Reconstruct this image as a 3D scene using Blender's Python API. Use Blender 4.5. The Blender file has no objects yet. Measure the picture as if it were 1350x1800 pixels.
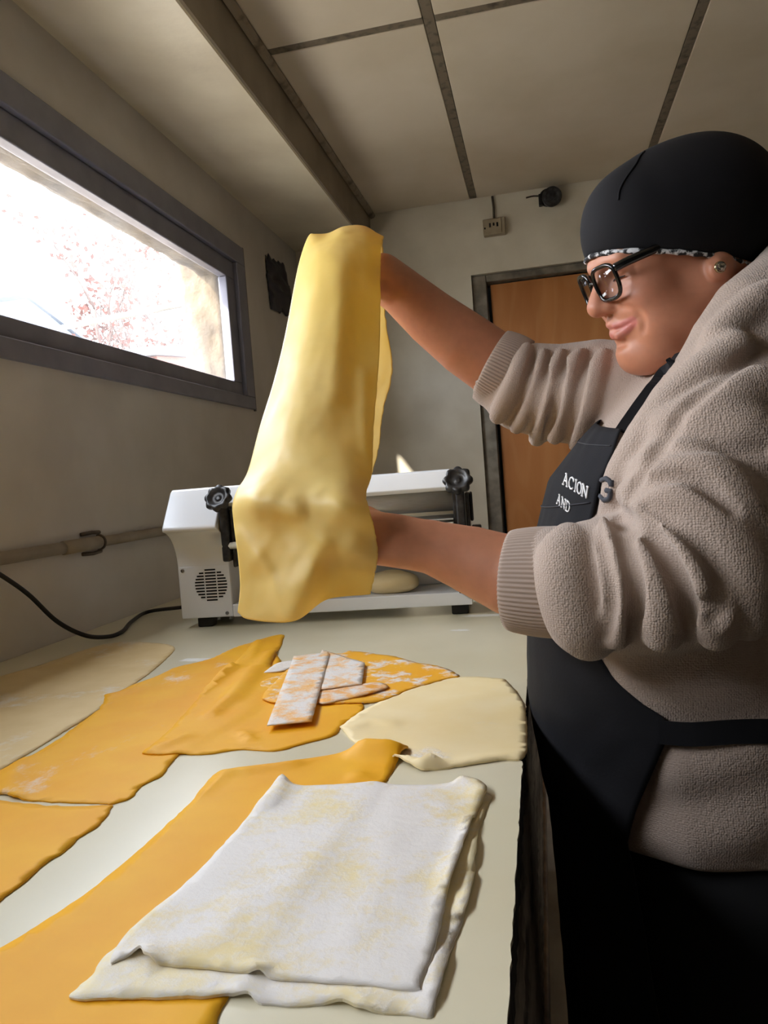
import bpy, bmesh, math, random
import numpy as np
from mathutils import Vector, Matrix, noise as mnoise
from mathutils.geometry import delaunay_2d_cdt

random.seed(7); RNG = np.random.RandomState(7)
scene = bpy.context.scene
COL = scene.collection

# ------------------------------------------------------------------ camera
F_PX = 1300.0
CAM = np.array([0.0, 0.0, 1.18])
_yaw, _pit, _rol = -0.2110, -0.0431, 0.0757
_f = np.array([math.sin(_yaw)*math.cos(_pit), math.cos(_yaw)*math.cos(_pit), math.sin(_pit)])
_r = np.cross(_f, [0, 0, 1]); _r /= np.linalg.norm(_r)
_d = np.cross(_f, _r)
_c, _s = math.cos(_rol), math.sin(_rol)
CM = np.array([_c*_r + _s*_d, -_s*_r + _c*_d, _f])          # rows: right, down, forward
cd = bpy.data.cameras.new('camera'); co = bpy.data.objects.new('camera', cd); COL.objects.link(co)
cd.sensor_fit = 'HORIZONTAL'; cd.sensor_width = 36.0; cd.lens = F_PX/1350*36.0
cd.clip_start = 0.02; cd.clip_end = 200
mw = Matrix.Identity(4)
for i in range(3):
    mw[i][0] = CM[0][i]; mw[i][1] = -CM[1][i]; mw[i][2] = -CM[2][i]; mw[i][3] = CAM[i]
co.matrix_world = mw
scene.camera = co

# ------------------------------------------------------------------ sky, sun, exposure
vs = scene.view_settings
vs.view_transform = 'Standard'; vs.look = 'None'; vs.gamma = 1.0; vs.use_curve_mapping = False
vs.exposure = 0.12
SKY_STRENGTH = 18.5
SUN_STRENGTH = 9.0
SUN_DIR = Vector((0.50, 1.0, -0.65))
world = bpy.data.worlds.new('sky'); scene.world = world; world.use_nodes = True
wn = world.node_tree; wn.nodes.clear()
wo = wn.nodes.new('ShaderNodeOutputWorld'); wb = wn.nodes.new('ShaderNodeBackground')
wt = wn.nodes.new('ShaderNodeTexCoord'); wx = wn.nodes.new('ShaderNodeTexNoise'); wr = wn.nodes.new('ShaderNodeValToRGB')
wx.inputs['Scale'].default_value = 2.6; wx.inputs['Detail'].default_value = 5
wr.color_ramp.elements[0].position = 0.38; wr.color_ramp.elements[0].color = (0.66, 0.75, 0.90, 1)
wr.color_ramp.elements[1].position = 0.62; wr.color_ramp.elements[1].color = (1.0, 0.98, 0.95, 1)
wn.links.new(wt.outputs['Generated'], wx.inputs['Vector']); wn.links.new(wx.outputs['Fac'], wr.inputs['Fac'])
wn.links.new(wr.outputs['Color'], wb.inputs['Color']); wb.inputs['Strength'].default_value = SKY_STRENGTH
wn.links.new(wb.outputs['Background'], wo.inputs['Surface'])
sd = bpy.data.lights.new('sun', 'SUN'); sd.energy = SUN_STRENGTH; sd.angle = math.radians(1.2); sd.color = (1.0, 0.90, 0.74)
so = bpy.data.objects.new('sun', sd); COL.objects.link(so)
so.rotation_euler = SUN_DIR.to_track_quat('-Z', 'Y').to_euler(); so.location = (-6, -8, 9)

# ------------------------------------------------------------------ helpers
def ray(px, py): return np.array([px-675.0, py-900.0, F_PX]) @ CM
def at(px, py, ax, v):
    d = ray(px, py); return CAM + d*((v-CAM[ax])/d[ax])
def W(px, py, Y): return at(px, py, 1, Y)
TZ = 0.88                                   # table top height
def tb(px, py, z=TZ): return at(px, py, 2, z)

def empty(name, loc, label=None, cat=None, group=None, kind=None):
    o = bpy.data.objects.new(name, None); COL.objects.link(o); o.location = loc; o.empty_display_size = 0.05
    return tag(o, label, cat, group, kind)
def tag(o, label=None, cat=None, group=None, kind=None):
    if label: o['label'] = label
    if cat: o['category'] = cat
    if group: o['group'] = group
    if kind: o['kind'] = kind
    return o
def _abs_loc(o):
    v = Vector((0, 0, 0))
    while o is not None:
        v += o.location; o = o.parent
    return v
def mesh_obj(name, verts, faces, mat, parent=None, smooth=True, cols=None):
    me = bpy.data.meshes.new(name)
    verts = np.asarray(verts, dtype=float)
    if parent is not None: verts = verts - np.array(_abs_loc(parent))
    if isinstance(faces, np.ndarray):
        n, k = faces.shape
        me.vertices.add(len(verts)); me.vertices.foreach_set('co', verts.astype(np.float32).ravel())
        me.loops.add(n*k); me.loops.foreach_set('vertex_index', faces.astype(np.int32).ravel())
        me.polygons.add(n); me.polygons.foreach_set('loop_start', np.arange(0, n*k, k, dtype=np.int32))
        try: me.polygons.foreach_set('loop_total', np.full(n, k, dtype=np.int32))
        except Exception: pass
        me.update(calc_edges=True); me.validate()
    else:
        me.from_pydata([tuple(v) for v in verts], [], [tuple(f) for f in faces]); me.update()
    if cols is not None:
        a = me.color_attributes.new('Col', 'FLOAT_COLOR', 'POINT')
        a.data.foreach_set('color', np.asarray(cols, dtype=np.float32).ravel())
    if smooth: me.polygons.foreach_set('use_smooth', np.ones(len(me.polygons), dtype=bool))
    if mat is not None: me.materials.append(mat)
    o = bpy.data.objects.new(name, me); COL.objects.link(o)
    if parent is not None: o.parent = parent
    return o
def bm_obj(name, bm, mat, parent=None, smooth=False, bevel=0.0, segs=2):
    bmesh.ops.recalc_face_normals(bm, faces=bm.faces[:])
    me = bpy.data.meshes.new(name)
    if parent is not None: bmesh.ops.translate(bm, verts=bm.verts[:], vec=-_abs_loc(parent))
    bm.to_mesh(me); bm.free()
    if smooth: me.polygons.foreach_set('use_smooth', np.ones(len(me.polygons), dtype=bool))
    if mat is not None: me.materials.append(mat)
    o = bpy.data.objects.new(name, me); COL.objects.link(o)
    if parent is not None: o.parent = parent
    if bevel > 0:
        m = o.modifiers.new('bevel', 'BEVEL'); m.width = bevel; m.segments = segs; m.limit_method = 'ANGLE'
        me.polygons.foreach_set('use_smooth', np.ones(len(me.polygons), dtype=bool))
        wnm = o.modifiers.new('wn', 'WEIGHTED_NORMAL')
    return o
def add_box(bm, lo, hi, mat=None):
    vs_ = [bm.verts.new(p) for p in [(x, y, z) for x in (lo[0], hi[0]) for y in (lo[1], hi[1]) for z in (lo[2], hi[2])]]
    for f in ((0,1,3,2),(4,6,7,5),(0,4,5,1),(2,3,7,6),(0,2,6,4),(1,5,7,3)): bm.faces.new([vs_[i] for i in f])
    if mat is not None: bmesh.ops.transform(bm, matrix=mat, verts=vs_)
    return vs_
def box_obj(name, lo, hi, mat, parent=None, bevel=0.0, M=None):
    bm = bmesh.new(); add_box(bm, lo, hi, M); return bm_obj(name, bm, mat, parent, bevel=bevel)
def extrude_poly(name, pts2, axis_fn, d0, d1, mat, parent=None, bevel=0.0, smooth=False):
    """pts2: 2D outline; axis_fn(a,b,d)->3D"""
    bm = bmesh.new()
    A = [bm.verts.new(axis_fn(a, b, d0)) for a, b in pts2]; B = [bm.verts.new(axis_fn(a, b, d1)) for a, b in pts2]
    n = len(pts2)
    bm.faces.new(A[::-1]); bm.faces.new(B)
    for i in range(n): bm.faces.new([A[i], A[(i+1) % n], B[(i+1) % n], B[i]])
    return bm_obj(name, bm, mat, parent, bevel=bevel, smooth=smooth)
def spline(pts, n):
    """Catmull-Rom through pts (k,d) -> (n,d)"""
    pts = np.asarray(pts, float); k = len(pts)
    if k == 2: return np.array([pts[0]+(pts[1]-pts[0])*t for t in np.linspace(0, 1, n)])
    P = np.vstack([2*pts[0]-pts[1], pts, 2*pts[-1]-pts[-2]])
    out = []
    for t in np.linspace(0, k-1-1e-9, n):
        i = int(t); u = t-i; a, b, c, d = P[i], P[i+1], P[i+2], P[i+3]
        out.append(0.5*((2*b)+(-a+c)*u+(2*a-5*b+4*c-d)*u*u+(-a+3*b-3*c+d)*u**3))
    return np.array(out)
def tube(pts, rad, seg=10, closed=False, caps=True):
    """returns verts, faces of a tube; rad float or list"""
    pts = np.asarray(pts, float); n = len(pts)
    rad = np.full(n, rad) if np.isscalar(rad) else np.asarray(rad, float)
    if closed: T = np.roll(pts, -1, 0)-np.roll(pts, 1, 0)
    else: T = np.gradient(pts, axis=0)
    T /= np.linalg.norm(T, axis=1)[:, None]+1e-12
    up = np.array([0, 0, 1.0]) if abs(T[0][2]) < .9 else np.array([1.0, 0, 0])
    N = np.cross(T[0], up); N /= np.linalg.norm(N)
    V = []; Fc = []
    for i in range(n):
        N = N-T[i]*(N@T[i]); N /= np.linalg.norm(N); B = np.cross(T[i], N)
        for j in range(seg):
            a = 2*math.pi*j/seg
            V.append(pts[i]+rad[i]*(math.cos(a)*N+math.sin(a)*B))
    m = n if closed else n-1
    for i in range(m):
        for j in range(seg):
            i2 = (i+1) % n
            Fc.append((i*seg+j, i*seg+(j+1) % seg, i2*seg+(j+1) % seg, i2*seg+j))
    if caps and not closed:
        Fc.append(tuple(range(seg))[::-1]); Fc.append(tuple((n-1)*seg+j for j in range(seg)))
    return V, Fc
def tube_obj(name, pts, rad, mat, parent=None, seg=10, closed=False):
    V, Fc = tube(pts, rad, seg, closed); return mesh_obj(name, V, Fc, mat, parent)
def frame_mat(o, u, v, w):
    m = Matrix.Identity(4)
    for i in range(3):
        m[i][0] = u[i]; m[i][1] = v[i]; m[i][2] = w[i]; m[i][3] = o[i]
    return m
def lathe(name, prof, o, axis, mat, parent=None, seg=32, rmod=None):
    """prof: (r, h) list along axis from o"""
    axis = np.asarray(axis, float); axis /= np.linalg.norm(axis)
    up = np.array([0, 0, 1.0]) if abs(axis[2]) < .9 else np.array([1.0, 0, 0])
    e1 = np.cross(axis, up); e1 /= np.linalg.norm(e1); e2 = np.cross(axis, e1)
    V = []; Fc = []
    for r, h in prof:
        for j in range(seg):
            a = 2*math.pi*j/seg; rr = r*(rmod(a, r) if rmod else 1)
            V.append(np.asarray(o)+axis*h+rr*(math.cos(a)*e1+math.sin(a)*e2))
    n = len(prof)
    for i in range(n-1):
        for j in range(seg): Fc.append((i*seg+j, i*seg+(j+1) % seg, (i+1)*seg+(j+1) % seg, (i+1)*seg+j))
    Fc.append(tuple(range(seg))[::-1]); Fc.append(tuple((n-1)*seg+j for j in range(seg)))
    return mesh_obj(name, V, Fc, mat, parent)

# ------------------------------------------------------------------ materials
def hexlin(r, g, b):
    return tuple(((c/255)/12.92 if c/255 <= .04045 else ((c/255+.055)/1.055)**2.4) for c in (r, g, b))+(1.0,)
MATS = {}
def mat(name, rgb, rough=0.6, var=0.0, scale=8.0, rgb2=None, bump=0.0, bscale=60.0, metal=0.0, spec=0.5,
        detail=6.0, stretch=None, ramp=(0.35, 0.65), bdist=0.002, sheen=0.0, transl=0.0, coat=0.0, sss=0.0, tcol=None):
    if name in MATS: return MATS[name]
    m = bpy.data.materials.new(name); m.use_nodes = True; nt = m.node_tree
    b = nt.nodes['Principled BSDF']; out = nt.nodes['Material Output']
    c1 = hexlin(*rgb); c2 = hexlin(*rgb2) if rgb2 else tuple(min(1, c*(1-var)) for c in c1[:3])+(1,)
    b.inputs['Roughness'].default_value = rough; b.inputs['Metallic'].default_value = metal
    b.inputs['Specular IOR Level'].default_value = spec
    if sheen: b.inputs['Sheen Weight'].default_value = sheen
    if coat: b.inputs['Coat Weight'].default_value = coat; b.inputs['Coat Roughness'].default_value = 0.15
    if sss:
        b.inputs['Subsurface Weight'].default_value = sss; b.inputs['Subsurface Radius'].default_value = (0.012, 0.005, 0.003); b.inputs['Subsurface Scale'].default_value = 1.0
    tc = nt.nodes.new('ShaderNodeTexCoord'); mp = nt.nodes.new('ShaderNodeMapping')
    nt.links.new(tc.outputs['Object'], mp.inputs['Vector'])
    if stretch: mp.inputs['Scale'].default_value = stretch
    nz = nt.nodes.new('ShaderNodeTexNoise'); nz.inputs['Scale'].default_value = scale; nz.inputs['Detail'].default_value = detail
    nt.links.new(mp.outputs['Vector'], nz.inputs['Vector'])
    rp = nt.nodes.new('ShaderNodeValToRGB')
    rp.color_ramp.elements[0].position = ramp[0]; rp.color_ramp.elements[0].color = c2
    rp.color_ramp.elements[1].position = ramp[1]; rp.color_ramp.elements[1].color = c1
    nt.links.new(nz.outputs['Fac'], rp.inputs['Fac']); nt.links.new(rp.outputs['Color'], b.inputs['Base Color'])
    if bump:
        nb = nt.nodes.new('ShaderNodeTexNoise'); nb.inputs['Scale'].default_value = bscale; nb.inputs['Detail'].default_value = 4
        nt.links.new(mp.outputs['Vector'], nb.inputs['Vector'])
        bn = nt.nodes.new('ShaderNodeBump'); bn.inputs['Strength'].default_value = bump; bn.inputs['Distance'].default_value = bdist
        nt.links.new(nb.outputs['Fac'], bn.inputs['Height']); nt.links.new(bn.outputs['Normal'], b.inputs['Normal'])
    if transl:
        tr = nt.nodes.new('ShaderNodeBsdfTranslucent'); mx = nt.nodes.new('ShaderNodeMixShader'); mx.inputs['Fac'].default_value = transl
        if tcol: tr.inputs['Color'].default_value = hexlin(*tcol)
        else: nt.links.new(rp.outputs['Color'], tr.inputs['Color'])
        nt.links.new(b.outputs['BSDF'], mx.inputs[1]); nt.links.new(tr.outputs['BSDF'], mx.inputs[2]); nt.links.new(mx.outputs['Shader'], out.inputs['Surface'])
    MATS[name] = m; m['rp'] = rp.name
    return m
def flour_mat(name, rgb, rgb2, amount, scale=9.0, seed=0.0, rough=0.55, stretch=(1, 1, 1), transl=0.0, fine=70.0, cracks=0.3, soft=0.10, bstr=0.5):
    """dough with patches of white flour dusted on it"""
    m = mat(name, rgb, rough, rgb2=rgb2, scale=14, bump=0.18, bscale=160, bdist=0.0012, transl=transl)
    nt = m.node_tree; b = nt.nodes['Principled BSDF']; rp = nt.nodes[m['rp']]; b.inputs['Specular IOR Level'].default_value = 0.3
    tc = nt.nodes.new('ShaderNodeTexCoord'); mp = nt.nodes.new('ShaderNodeMapping'); mp.inputs['Location'].default_value = (seed, seed*1.7, 0)
    mp.inputs['Scale'].default_value = stretch
    nt.links.new(tc.outputs['Object'], mp.inputs['Vector'])
    n1 = nt.nodes.new('ShaderNodeTexNoise'); n1.inputs['Scale'].default_value = scale; n1.inputs['Detail'].default_value = 8; n1.inputs['Roughness'].default_value = 0.62
    n2 = nt.nodes.new('ShaderNodeTexNoise'); n2.inputs['Scale'].default_value = fine; n2.inputs['Detail'].default_value = 6; n2.inputs['Roughness'].default_value = 0.7
    nt.links.new(mp.outputs['Vector'], n1.inputs['Vector']); nt.links.new(mp.outputs['Vector'], n2.inputs['Vector'])
    ad = nt.nodes.new('ShaderNodeMath'); ad.operation = 'MULTIPLY_ADD'; ad.inputs[1].default_value = cracks
    nt.links.new(n2.outputs['Fac'], ad.inputs[0]); nt.links.new(n1.outputs['Fac'], ad.inputs[2])
    r2 = nt.nodes.new('ShaderNodeMapRange'); r2.interpolation_type = 'SMOOTHSTEP'
    thr = 0.5+cracks*0.5+(0.5-amount)*0.45
    r2.inputs['From Min'].default_value = thr-soft*.9; r2.inputs['From Max'].default_value = thr+soft
    nt.links.new(ad.outputs[0], r2.inputs['Value'])
    mx = nt.nodes.new('ShaderNodeMix'); mx.data_type = 'RGBA'
    nt.links.new(r2.outputs['Result'], mx.inputs['Factor']); nt.links.new(rp.outputs['Color'], mx.inputs['A'])
    mx.inputs['B'].default_value = hexlin(238, 234, 230)
    nt.links.new(mx.outputs['Result'], b.inputs['Base Color'])
    hb2 = nt.nodes.new('ShaderNodeMath'); hb2.operation = 'MULTIPLY'
    nt.links.new(r2.outputs['Result'], hb2.inputs[0]); nt.links.new(n2.outputs['Fac'], hb2.inputs[1])
    bn = nt.nodes.new('ShaderNodeBump'); bn.inputs['Strength'].default_value = bstr; bn.inputs['Distance'].default_value = 0.003
    nt.links.new(hb2.outputs[0], bn.inputs['Height']); nt.links.new(bn.outputs['Normal'], b.inputs['Normal'])
    return m

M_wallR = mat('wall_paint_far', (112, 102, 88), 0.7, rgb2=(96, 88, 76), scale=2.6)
M_wall = mat('wall_paint', (236, 229, 212), 0.62, rgb2=(214, 205, 186), scale=3.4, bump=0.5, bscale=16, bdist=0.004, detail=8)
M_wallL = mat('wall_paint_side', (216, 211, 204), 0.62, rgb2=(198, 192, 184), scale=3.0, bump=0.3, bscale=14, bdist=0.004, detail=8)
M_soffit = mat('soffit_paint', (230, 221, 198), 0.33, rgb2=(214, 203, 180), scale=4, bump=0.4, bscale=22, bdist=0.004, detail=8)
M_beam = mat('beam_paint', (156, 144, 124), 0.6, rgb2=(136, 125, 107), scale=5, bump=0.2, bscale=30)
M_tile = mat('ceiling_tile', (232, 220, 200), 0.85, rgb2=(220, 207, 184), scale=3, bump=0.25, bscale=240, bdist=0.0008)
M_grid = mat('ceiling_grid_metal', (126, 115, 98), 0.6, rgb2=(76, 68, 56), scale=40, ramp=(0.28, 0.5))
M_floor = mat('floor_concrete', (164, 156, 142), 0.7, rgb2=(136, 128, 116), scale=6, bump=0.2)
M_frame = mat('window_frame_paint', (134, 134, 148), 0.42, rgb2=(120, 120, 134), scale=10, bump=0.1, bscale=40)
M_table = mat('white_laminate', (224, 217, 191), 0.28, rgb2=(216, 208, 179), scale=5, bump=0.05, bscale=50)
M_black = mat('black_rough_edge', (26, 22, 20), 0.75, rgb2=(46, 40, 36), scale=60, bump=0.9, bscale=90, bdist=0.006)
M_dark = mat('dark_panel', (180, 172, 162), 0.5, rgb2=(84, 78, 72), scale=14, bump=0.8, bscale=24, bdist=0.008, stretch=(1, .25, 1), ramp=(0.42, 0.6))
M_rail = mat('brown_steel', (168, 142, 116), 0.45, rgb2=(110, 92, 76), scale=20)
M_door = None
M_white = mat('white_enamel', (240, 243, 247), 0.22, rgb2=(236, 239, 243), scale=4, coat=0.3)
M_offw = mat('off_white_plastic', (226, 222, 204), 0.4, rgb2=(214, 208, 188), scale=20)
M_steel = mat('polished_steel', (214, 214, 212), 0.3, rgb2=(206, 204, 200), scale=30, metal=0.4, stretch=(1, 20, 20))
M_blackp = mat('black_plastic', (24, 24, 26), 0.42, rgb2=(62, 62, 64), scale=70, bump=0.3, bscale=120, ramp=(0.3, 0.62))
M_rubber = mat('black_rubber', (20, 20, 21), 0.55, var=0.3, scale=30)
M_slot = mat('dark_slot', (8, 8, 9), 0.9, var=0.2)
M_screw = mat('screw_steel', (150, 150, 150), 0.3, metal=1.0, var=0.3, scale=200)
M_doughH = mat('hanging_dough', (249, 236, 166), 0.45, rgb2=(246, 228, 138), scale=6, bump=0.15, bscale=30, bdist=0.003, transl=0.45, detail=3, tcol=(250, 218, 92))
def wood_mat(name, a, b_):
    m = mat(name, a, 0.5, rgb2=b_, scale=3.0, stretch=(2.2, 1, .35), detail=8, bump=0.1, bscale=20)
    nt = m.node_tree; b = nt.nodes['Principled BSDF']; rp = nt.nodes[m['rp']]
    tc = nt.nodes.new('ShaderNodeTexCoord'); mp = nt.nodes.new('ShaderNodeMapping'); mp.inputs['Scale'].default_value = (1.2, 1, .26)
    nt.links.new(tc.outputs['Object'], mp.inputs['Vector'])
    n0 = nt.nodes.new('ShaderNodeTexNoise'); n0.inputs['Scale'].default_value = 3.2; n0.inputs['Detail'].default_value = 2
    nt.links.new(mp.outputs['Vector'], n0.inputs['Vector'])
    ml = nt.nodes.new('ShaderNodeMath'); ml.operation = 'MULTIPLY'; ml.inputs[1].default_value = 60.0
    nt.links.new(n0.outputs['Fac'], ml.inputs[0])
    sn = nt.nodes.new('ShaderNodeMath'); sn.operation = 'SINE'; nt.links.new(ml.outputs[0], sn.inputs[0])
    mr = nt.nodes.new('ShaderNodeMapRange'); mr.inputs['From Min'].default_value = 0.2; mr.inputs['From Max'].default_value = 1.0; mr.inputs['To Max'].default_value = 0.13
    nt.links.new(sn.outputs[0], mr.inputs['Value'])
    mx = nt.nodes.new('ShaderNodeMix'); mx.data_type = 'RGBA'
    nt.links.new(mr.outputs['Result'], mx.inputs['Factor']); nt.links.new(rp.outputs['Color'], mx.inputs['A'])
    mx.inputs['B'].default_value = hexlin(222, 168, 108)
    nt.links.new(mx.outputs['Result'], b.inputs['Base Color'])
    return m
M_door = wood_mat('plywood', (204, 136, 76), (180, 112, 56))
M_jamb = mat('door_jamb', (154, 146, 132), 0.6, rgb2=(104, 97, 87), scale=14, bump=0.3)
M_stone = mat('stone_reveal', (104, 90, 70), 0.85, rgb2=(74, 62, 48), scale=9, bump=0.8, bscale=26, bdist=0.012)

WX = -1.06; WXO = -1.25; BY = 3.40; CZT = 2.40; RX = 3.0; NY = -1.6
GY0, GY1 = -0.55, 2.70          # window opening along the wall
GZ0, GZ1 = 1.487, 2.10
# floor
box_obj('floor', (WXO, NY-.1, -.1), (RX+.1, BY+.6, 0), M_floor)['kind'] = 'structure'
# left wall: inner plaster skin around the window opening
bm = bmesh.new()
for lo, hi in (((-1.10, NY, 0), (WX, GY0, 2.5)), ((-1.10, GY1, 0), (WX, BY+.1, 2.5)), ((-1.10, GY0, 0), (WX, GY1, GZ0)), ((-1.10, GY0, GZ1), (WX, GY1, 2.5))):
    add_box(bm, lo, hi)
tag(bm_obj('wall_left', bm, M_wallL), kind='structure')
# outer masonry of the same wall, rough stone around the opening
bm = bmesh.new()
for lo, hi in (((WXO, NY-.4, 0), (-1.102, GY0-.05, 2.9)), ((WXO+.05, GY1+.05, 0), (-1.102, BY+.5, 2.9)), ((WXO, GY0-.05, 0), (-1.102, GY1+.05, GZ0-.02)), ((WXO+.08, GY0-.05, GZ1+.02), (-1.102, GY1+.05, 2.9))):
    add_box(bm, lo, hi)
tag(bm_obj('wall_left_masonry', bm, M_stone), kind='structure')
# crumbly reveal faces: far jamb and lintel
def reveal(name, fn, n, m, seed):
    V = []; Fc = []
    for i in range(n+1):
        for j in range(m+1):
            V.append(fn(i/n, j/m, i, j))
    for i in range(n):
        for j in range(m): Fc.append((i*(m+1)+j, (i+1)*(m+1)+j, (i+1)*(m+1)+j+1, i*(m+1)+j+1))
    o = mesh_obj(name, V, Fc, M_stone)
    s = o.modifiers.new('thick', 'SOLIDIFY'); s.thickness = 0.03; s.offset = 0
    return tag(o, kind='structure')
def jamb_fn(a, b, i, j):
    z = GZ0-.03+(GZ1-GZ0+.08)*a
    nz = mnoise.noise(Vector((z*9, 3.3, 1)))*.02+mnoise.noise(Vector((z*31, 7.3, 1)))*.008
    x = -1.105-b*(0.155+nz)
    y = 2.585+.012*mnoise.noise(Vector((z*14, b*5, 2)))+(.018*b*b)
    return (x, y, z)
reveal('trim_1', jamb_fn, 46, 10, 1)
def lintel_fn(a, b, i, j):
    y = GY0-.05+(2.66-GY0)*a
    nz = mnoise.noise(Vector((y*7, 8.3, 1)))*.010+mnoise.noise(Vector((y*27, 1.3, 4)))*.006
    x = -1.105-b*(0.072+nz)
    z = 1.992+.006*mnoise.noise(Vector((y*12, b*3, 2)))+.006*b
    return (x, y, z)
reveal('trim_2', lintel_fn, 120, 6, 2)

# window: outer frame, sash and pane
win = empty('window_1', (-1.08, 1.07, GZ0), kind='structure')
def bar(name, lo, hi, parent=win, m=None, bev=0.004): return box_obj(name, lo, hi, m or M_frame, parent, bevel=bev)
OF = 0.062
xi = WX+.012
bar('outer_frame', (-1.10, GY0, GZ0), (xi, GY1, GZ0+.045))
bar('outer_frame', (-1.10, GY0, GZ1-.070), (xi, GY1, GZ1))
bar('outer_frame', (-1.10, GY1-.075, GZ0+.0452), (xi, GY1, GZ1-.0702))
bar('outer_frame', (-1.10, GY0, GZ0+.0452), (xi, GY0+.075, GZ1-.0702))
sx = WX-.004
bar('sash', (-1.098, GY0+.075, GZ0+.0453), (sx, GY1-.0752, GZ0+.094))
bar('sash', (-1.098, GY0+.075, GZ1-.137), (sx, GY1-.0752, GZ1-.0703))
bar('sash', (-1.098, GY1-.148, GZ0+.0945), (sx, GY1-.0753, GZ1-.1375))
bar('sash', (-1.098, GY0+.0753, GZ0+.0945), (sx, GY0+.148, GZ1-.1375))
# thin worn bead at the far side of the frame
bar('bead', (WX-.001, GY1+.0005, GZ0-.006), (WX+.010, GY1+.011, GZ1+.004), m=mat('frame_bead', (122, 118, 116), 0.5, var=.2, scale=30), bev=.003)
# dusty glass
gm = bpy.data.materials.new('dusty_glass'); gm.use_nodes = True; nt = gm.node_tree; nt.nodes.clear()
go = nt.nodes.new('ShaderNodeOutputMaterial'); gt = nt.nodes.new('ShaderNodeBsdfTransparent'); gd = nt.nodes.new('ShaderNodeBsdfTranslucent'); gg = nt.nodes.new('ShaderNodeBsdfGlossy')
gg.inputs['Roughness'].default_value = .05; gd.inputs['Color'].default_value = (.95, .95, .95, 1); gt.inputs['Color'].default_value = (.99, .995, 1, 1)
m1 = nt.nodes.new('ShaderNodeMixShader'); m2 = nt.nodes.new('ShaderNodeMixShader'); gtc = nt.nodes.new('ShaderNodeTexCoord'); gn = nt.nodes.new('ShaderNodeTexNoise'); gr = nt.nodes.new('ShaderNodeMapRange')
gn.inputs['Scale'].default_value = 4; gn.inputs['Detail'].default_value = 8; gr.inputs['From Min'].default_value = .3; gr.inputs['From Max'].default_value = .75; gr.inputs['To Min'].default_value = .005; gr.inputs['To Max'].default_value = .045
nt.links.new(gtc.outputs['Object'], gn.inputs['Vector']); nt.links.new(gn.outputs['Fac'], gr.inputs['Value']); nt.links.new(gr.outputs['Result'], m1.inputs['Fac'])
nt.links.new(gt.outputs['BSDF'], m1.inputs[1]); nt.links.new(gd.outputs['BSDF'], m1.inputs[2])
m2.inputs['Fac'].default_value = .03; nt.links.new(m1.outputs['Shader'], m2.inputs[1]); nt.links.new(gg.outputs['BSDF'], m2.inputs[2]); nt.links.new(m2.outputs['Shader'], go.inputs['Surface'])
box_obj('pane', (-1.0915, GY0+.14, GZ0+.088), (-1.0885, GY1-.14, GZ1-.13), gm, win)
# daylight portal in the opening (guides sky sampling only)
pl_ = bpy.data.lights.new('window_portal', 'AREA'); pl_.shape = 'RECTANGLE'; pl_.size = GY1-GY0-.3; pl_.size_y = .40
pl_.cycles.is_portal = True
po = bpy.data.objects.new('window_portal', pl_); COL.objects.link(po)
# portal light must shine into the room (+X): its -Z axis
po.matrix_world = frame_mat((-1.12, (GY0+GY1)/2, (GZ0+GZ1)/2-.02), (0, -1, 0), (0, 0, 1), (-1, 0, 0))

# back wall with the door opening
DX0, DX1, DZ = -0.246, 0.62, 2.07
bm = bmesh.new()
for lo, hi in (((-1.25, BY, 0), (DX0, BY+.14, 2.5)), ((DX1, BY, 0), (RX+.1, BY+.14, 2.5)), ((DX0, BY, DZ), (DX1, BY+.14, 2.5))): add_box(bm, lo, hi)
tag(bm_obj('wall_back', bm, M_wall), kind='structure')
dr = empty('door_1', (.19, BY+.08, 0), kind='structure')
box_obj('leaf', (-.166, BY+.055, .01), (.56, BY+.095, 2.03), M_door, dr, bevel=.003)
box_obj('jamb', (DX0, BY+.02, 0), (-.182, BY+.139, DZ-.002), M_jamb, dr, bevel=.004)
box_obj('jamb', (.574, BY+.02, 0), (DX1, BY+.139, DZ-.002), M_jamb, dr, bevel=.004)
box_obj('head_jamb', (-.1815, BY+.02, 2.036), (.5735, BY+.139, DZ-.002), M_jamb, dr, bevel=.004)
box_obj('backing', (-.30, BY+.15, 0), (.70, BY+.16, 2.1), mat('dark_void', (14, 13, 12), .9), dr)
# other walls of the room, outside the frame
tag(box_obj('wall_right', (RX, NY, 0), (RX+.1, BY, 2.5), M_wallR), kind='structure')
tag(box_obj('wall_near', (-1.10, NY-.1, 0), (RX+.1, NY, 2.5), M_wallR), kind='structure')
# soffit and dropped beam along the left wall
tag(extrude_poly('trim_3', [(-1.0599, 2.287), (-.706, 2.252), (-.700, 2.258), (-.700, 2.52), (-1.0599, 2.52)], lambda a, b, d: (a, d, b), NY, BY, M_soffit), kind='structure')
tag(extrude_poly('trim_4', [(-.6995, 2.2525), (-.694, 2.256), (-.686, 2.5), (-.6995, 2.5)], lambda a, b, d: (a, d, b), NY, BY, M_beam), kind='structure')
tag(extrude_poly('trim_5', [(-.6855, 2.384), (-.672, 2.387), (-.664, 2.394), (-.664, 2.4), (-.6855, 2.4)], lambda a, b, d: (a, d, b), NY, BY, mat('rail_trim', (150, 138, 118), .5, rgb2=(84, 74, 62), scale=18, ramp=(.3, .5))), kind='structure')
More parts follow.
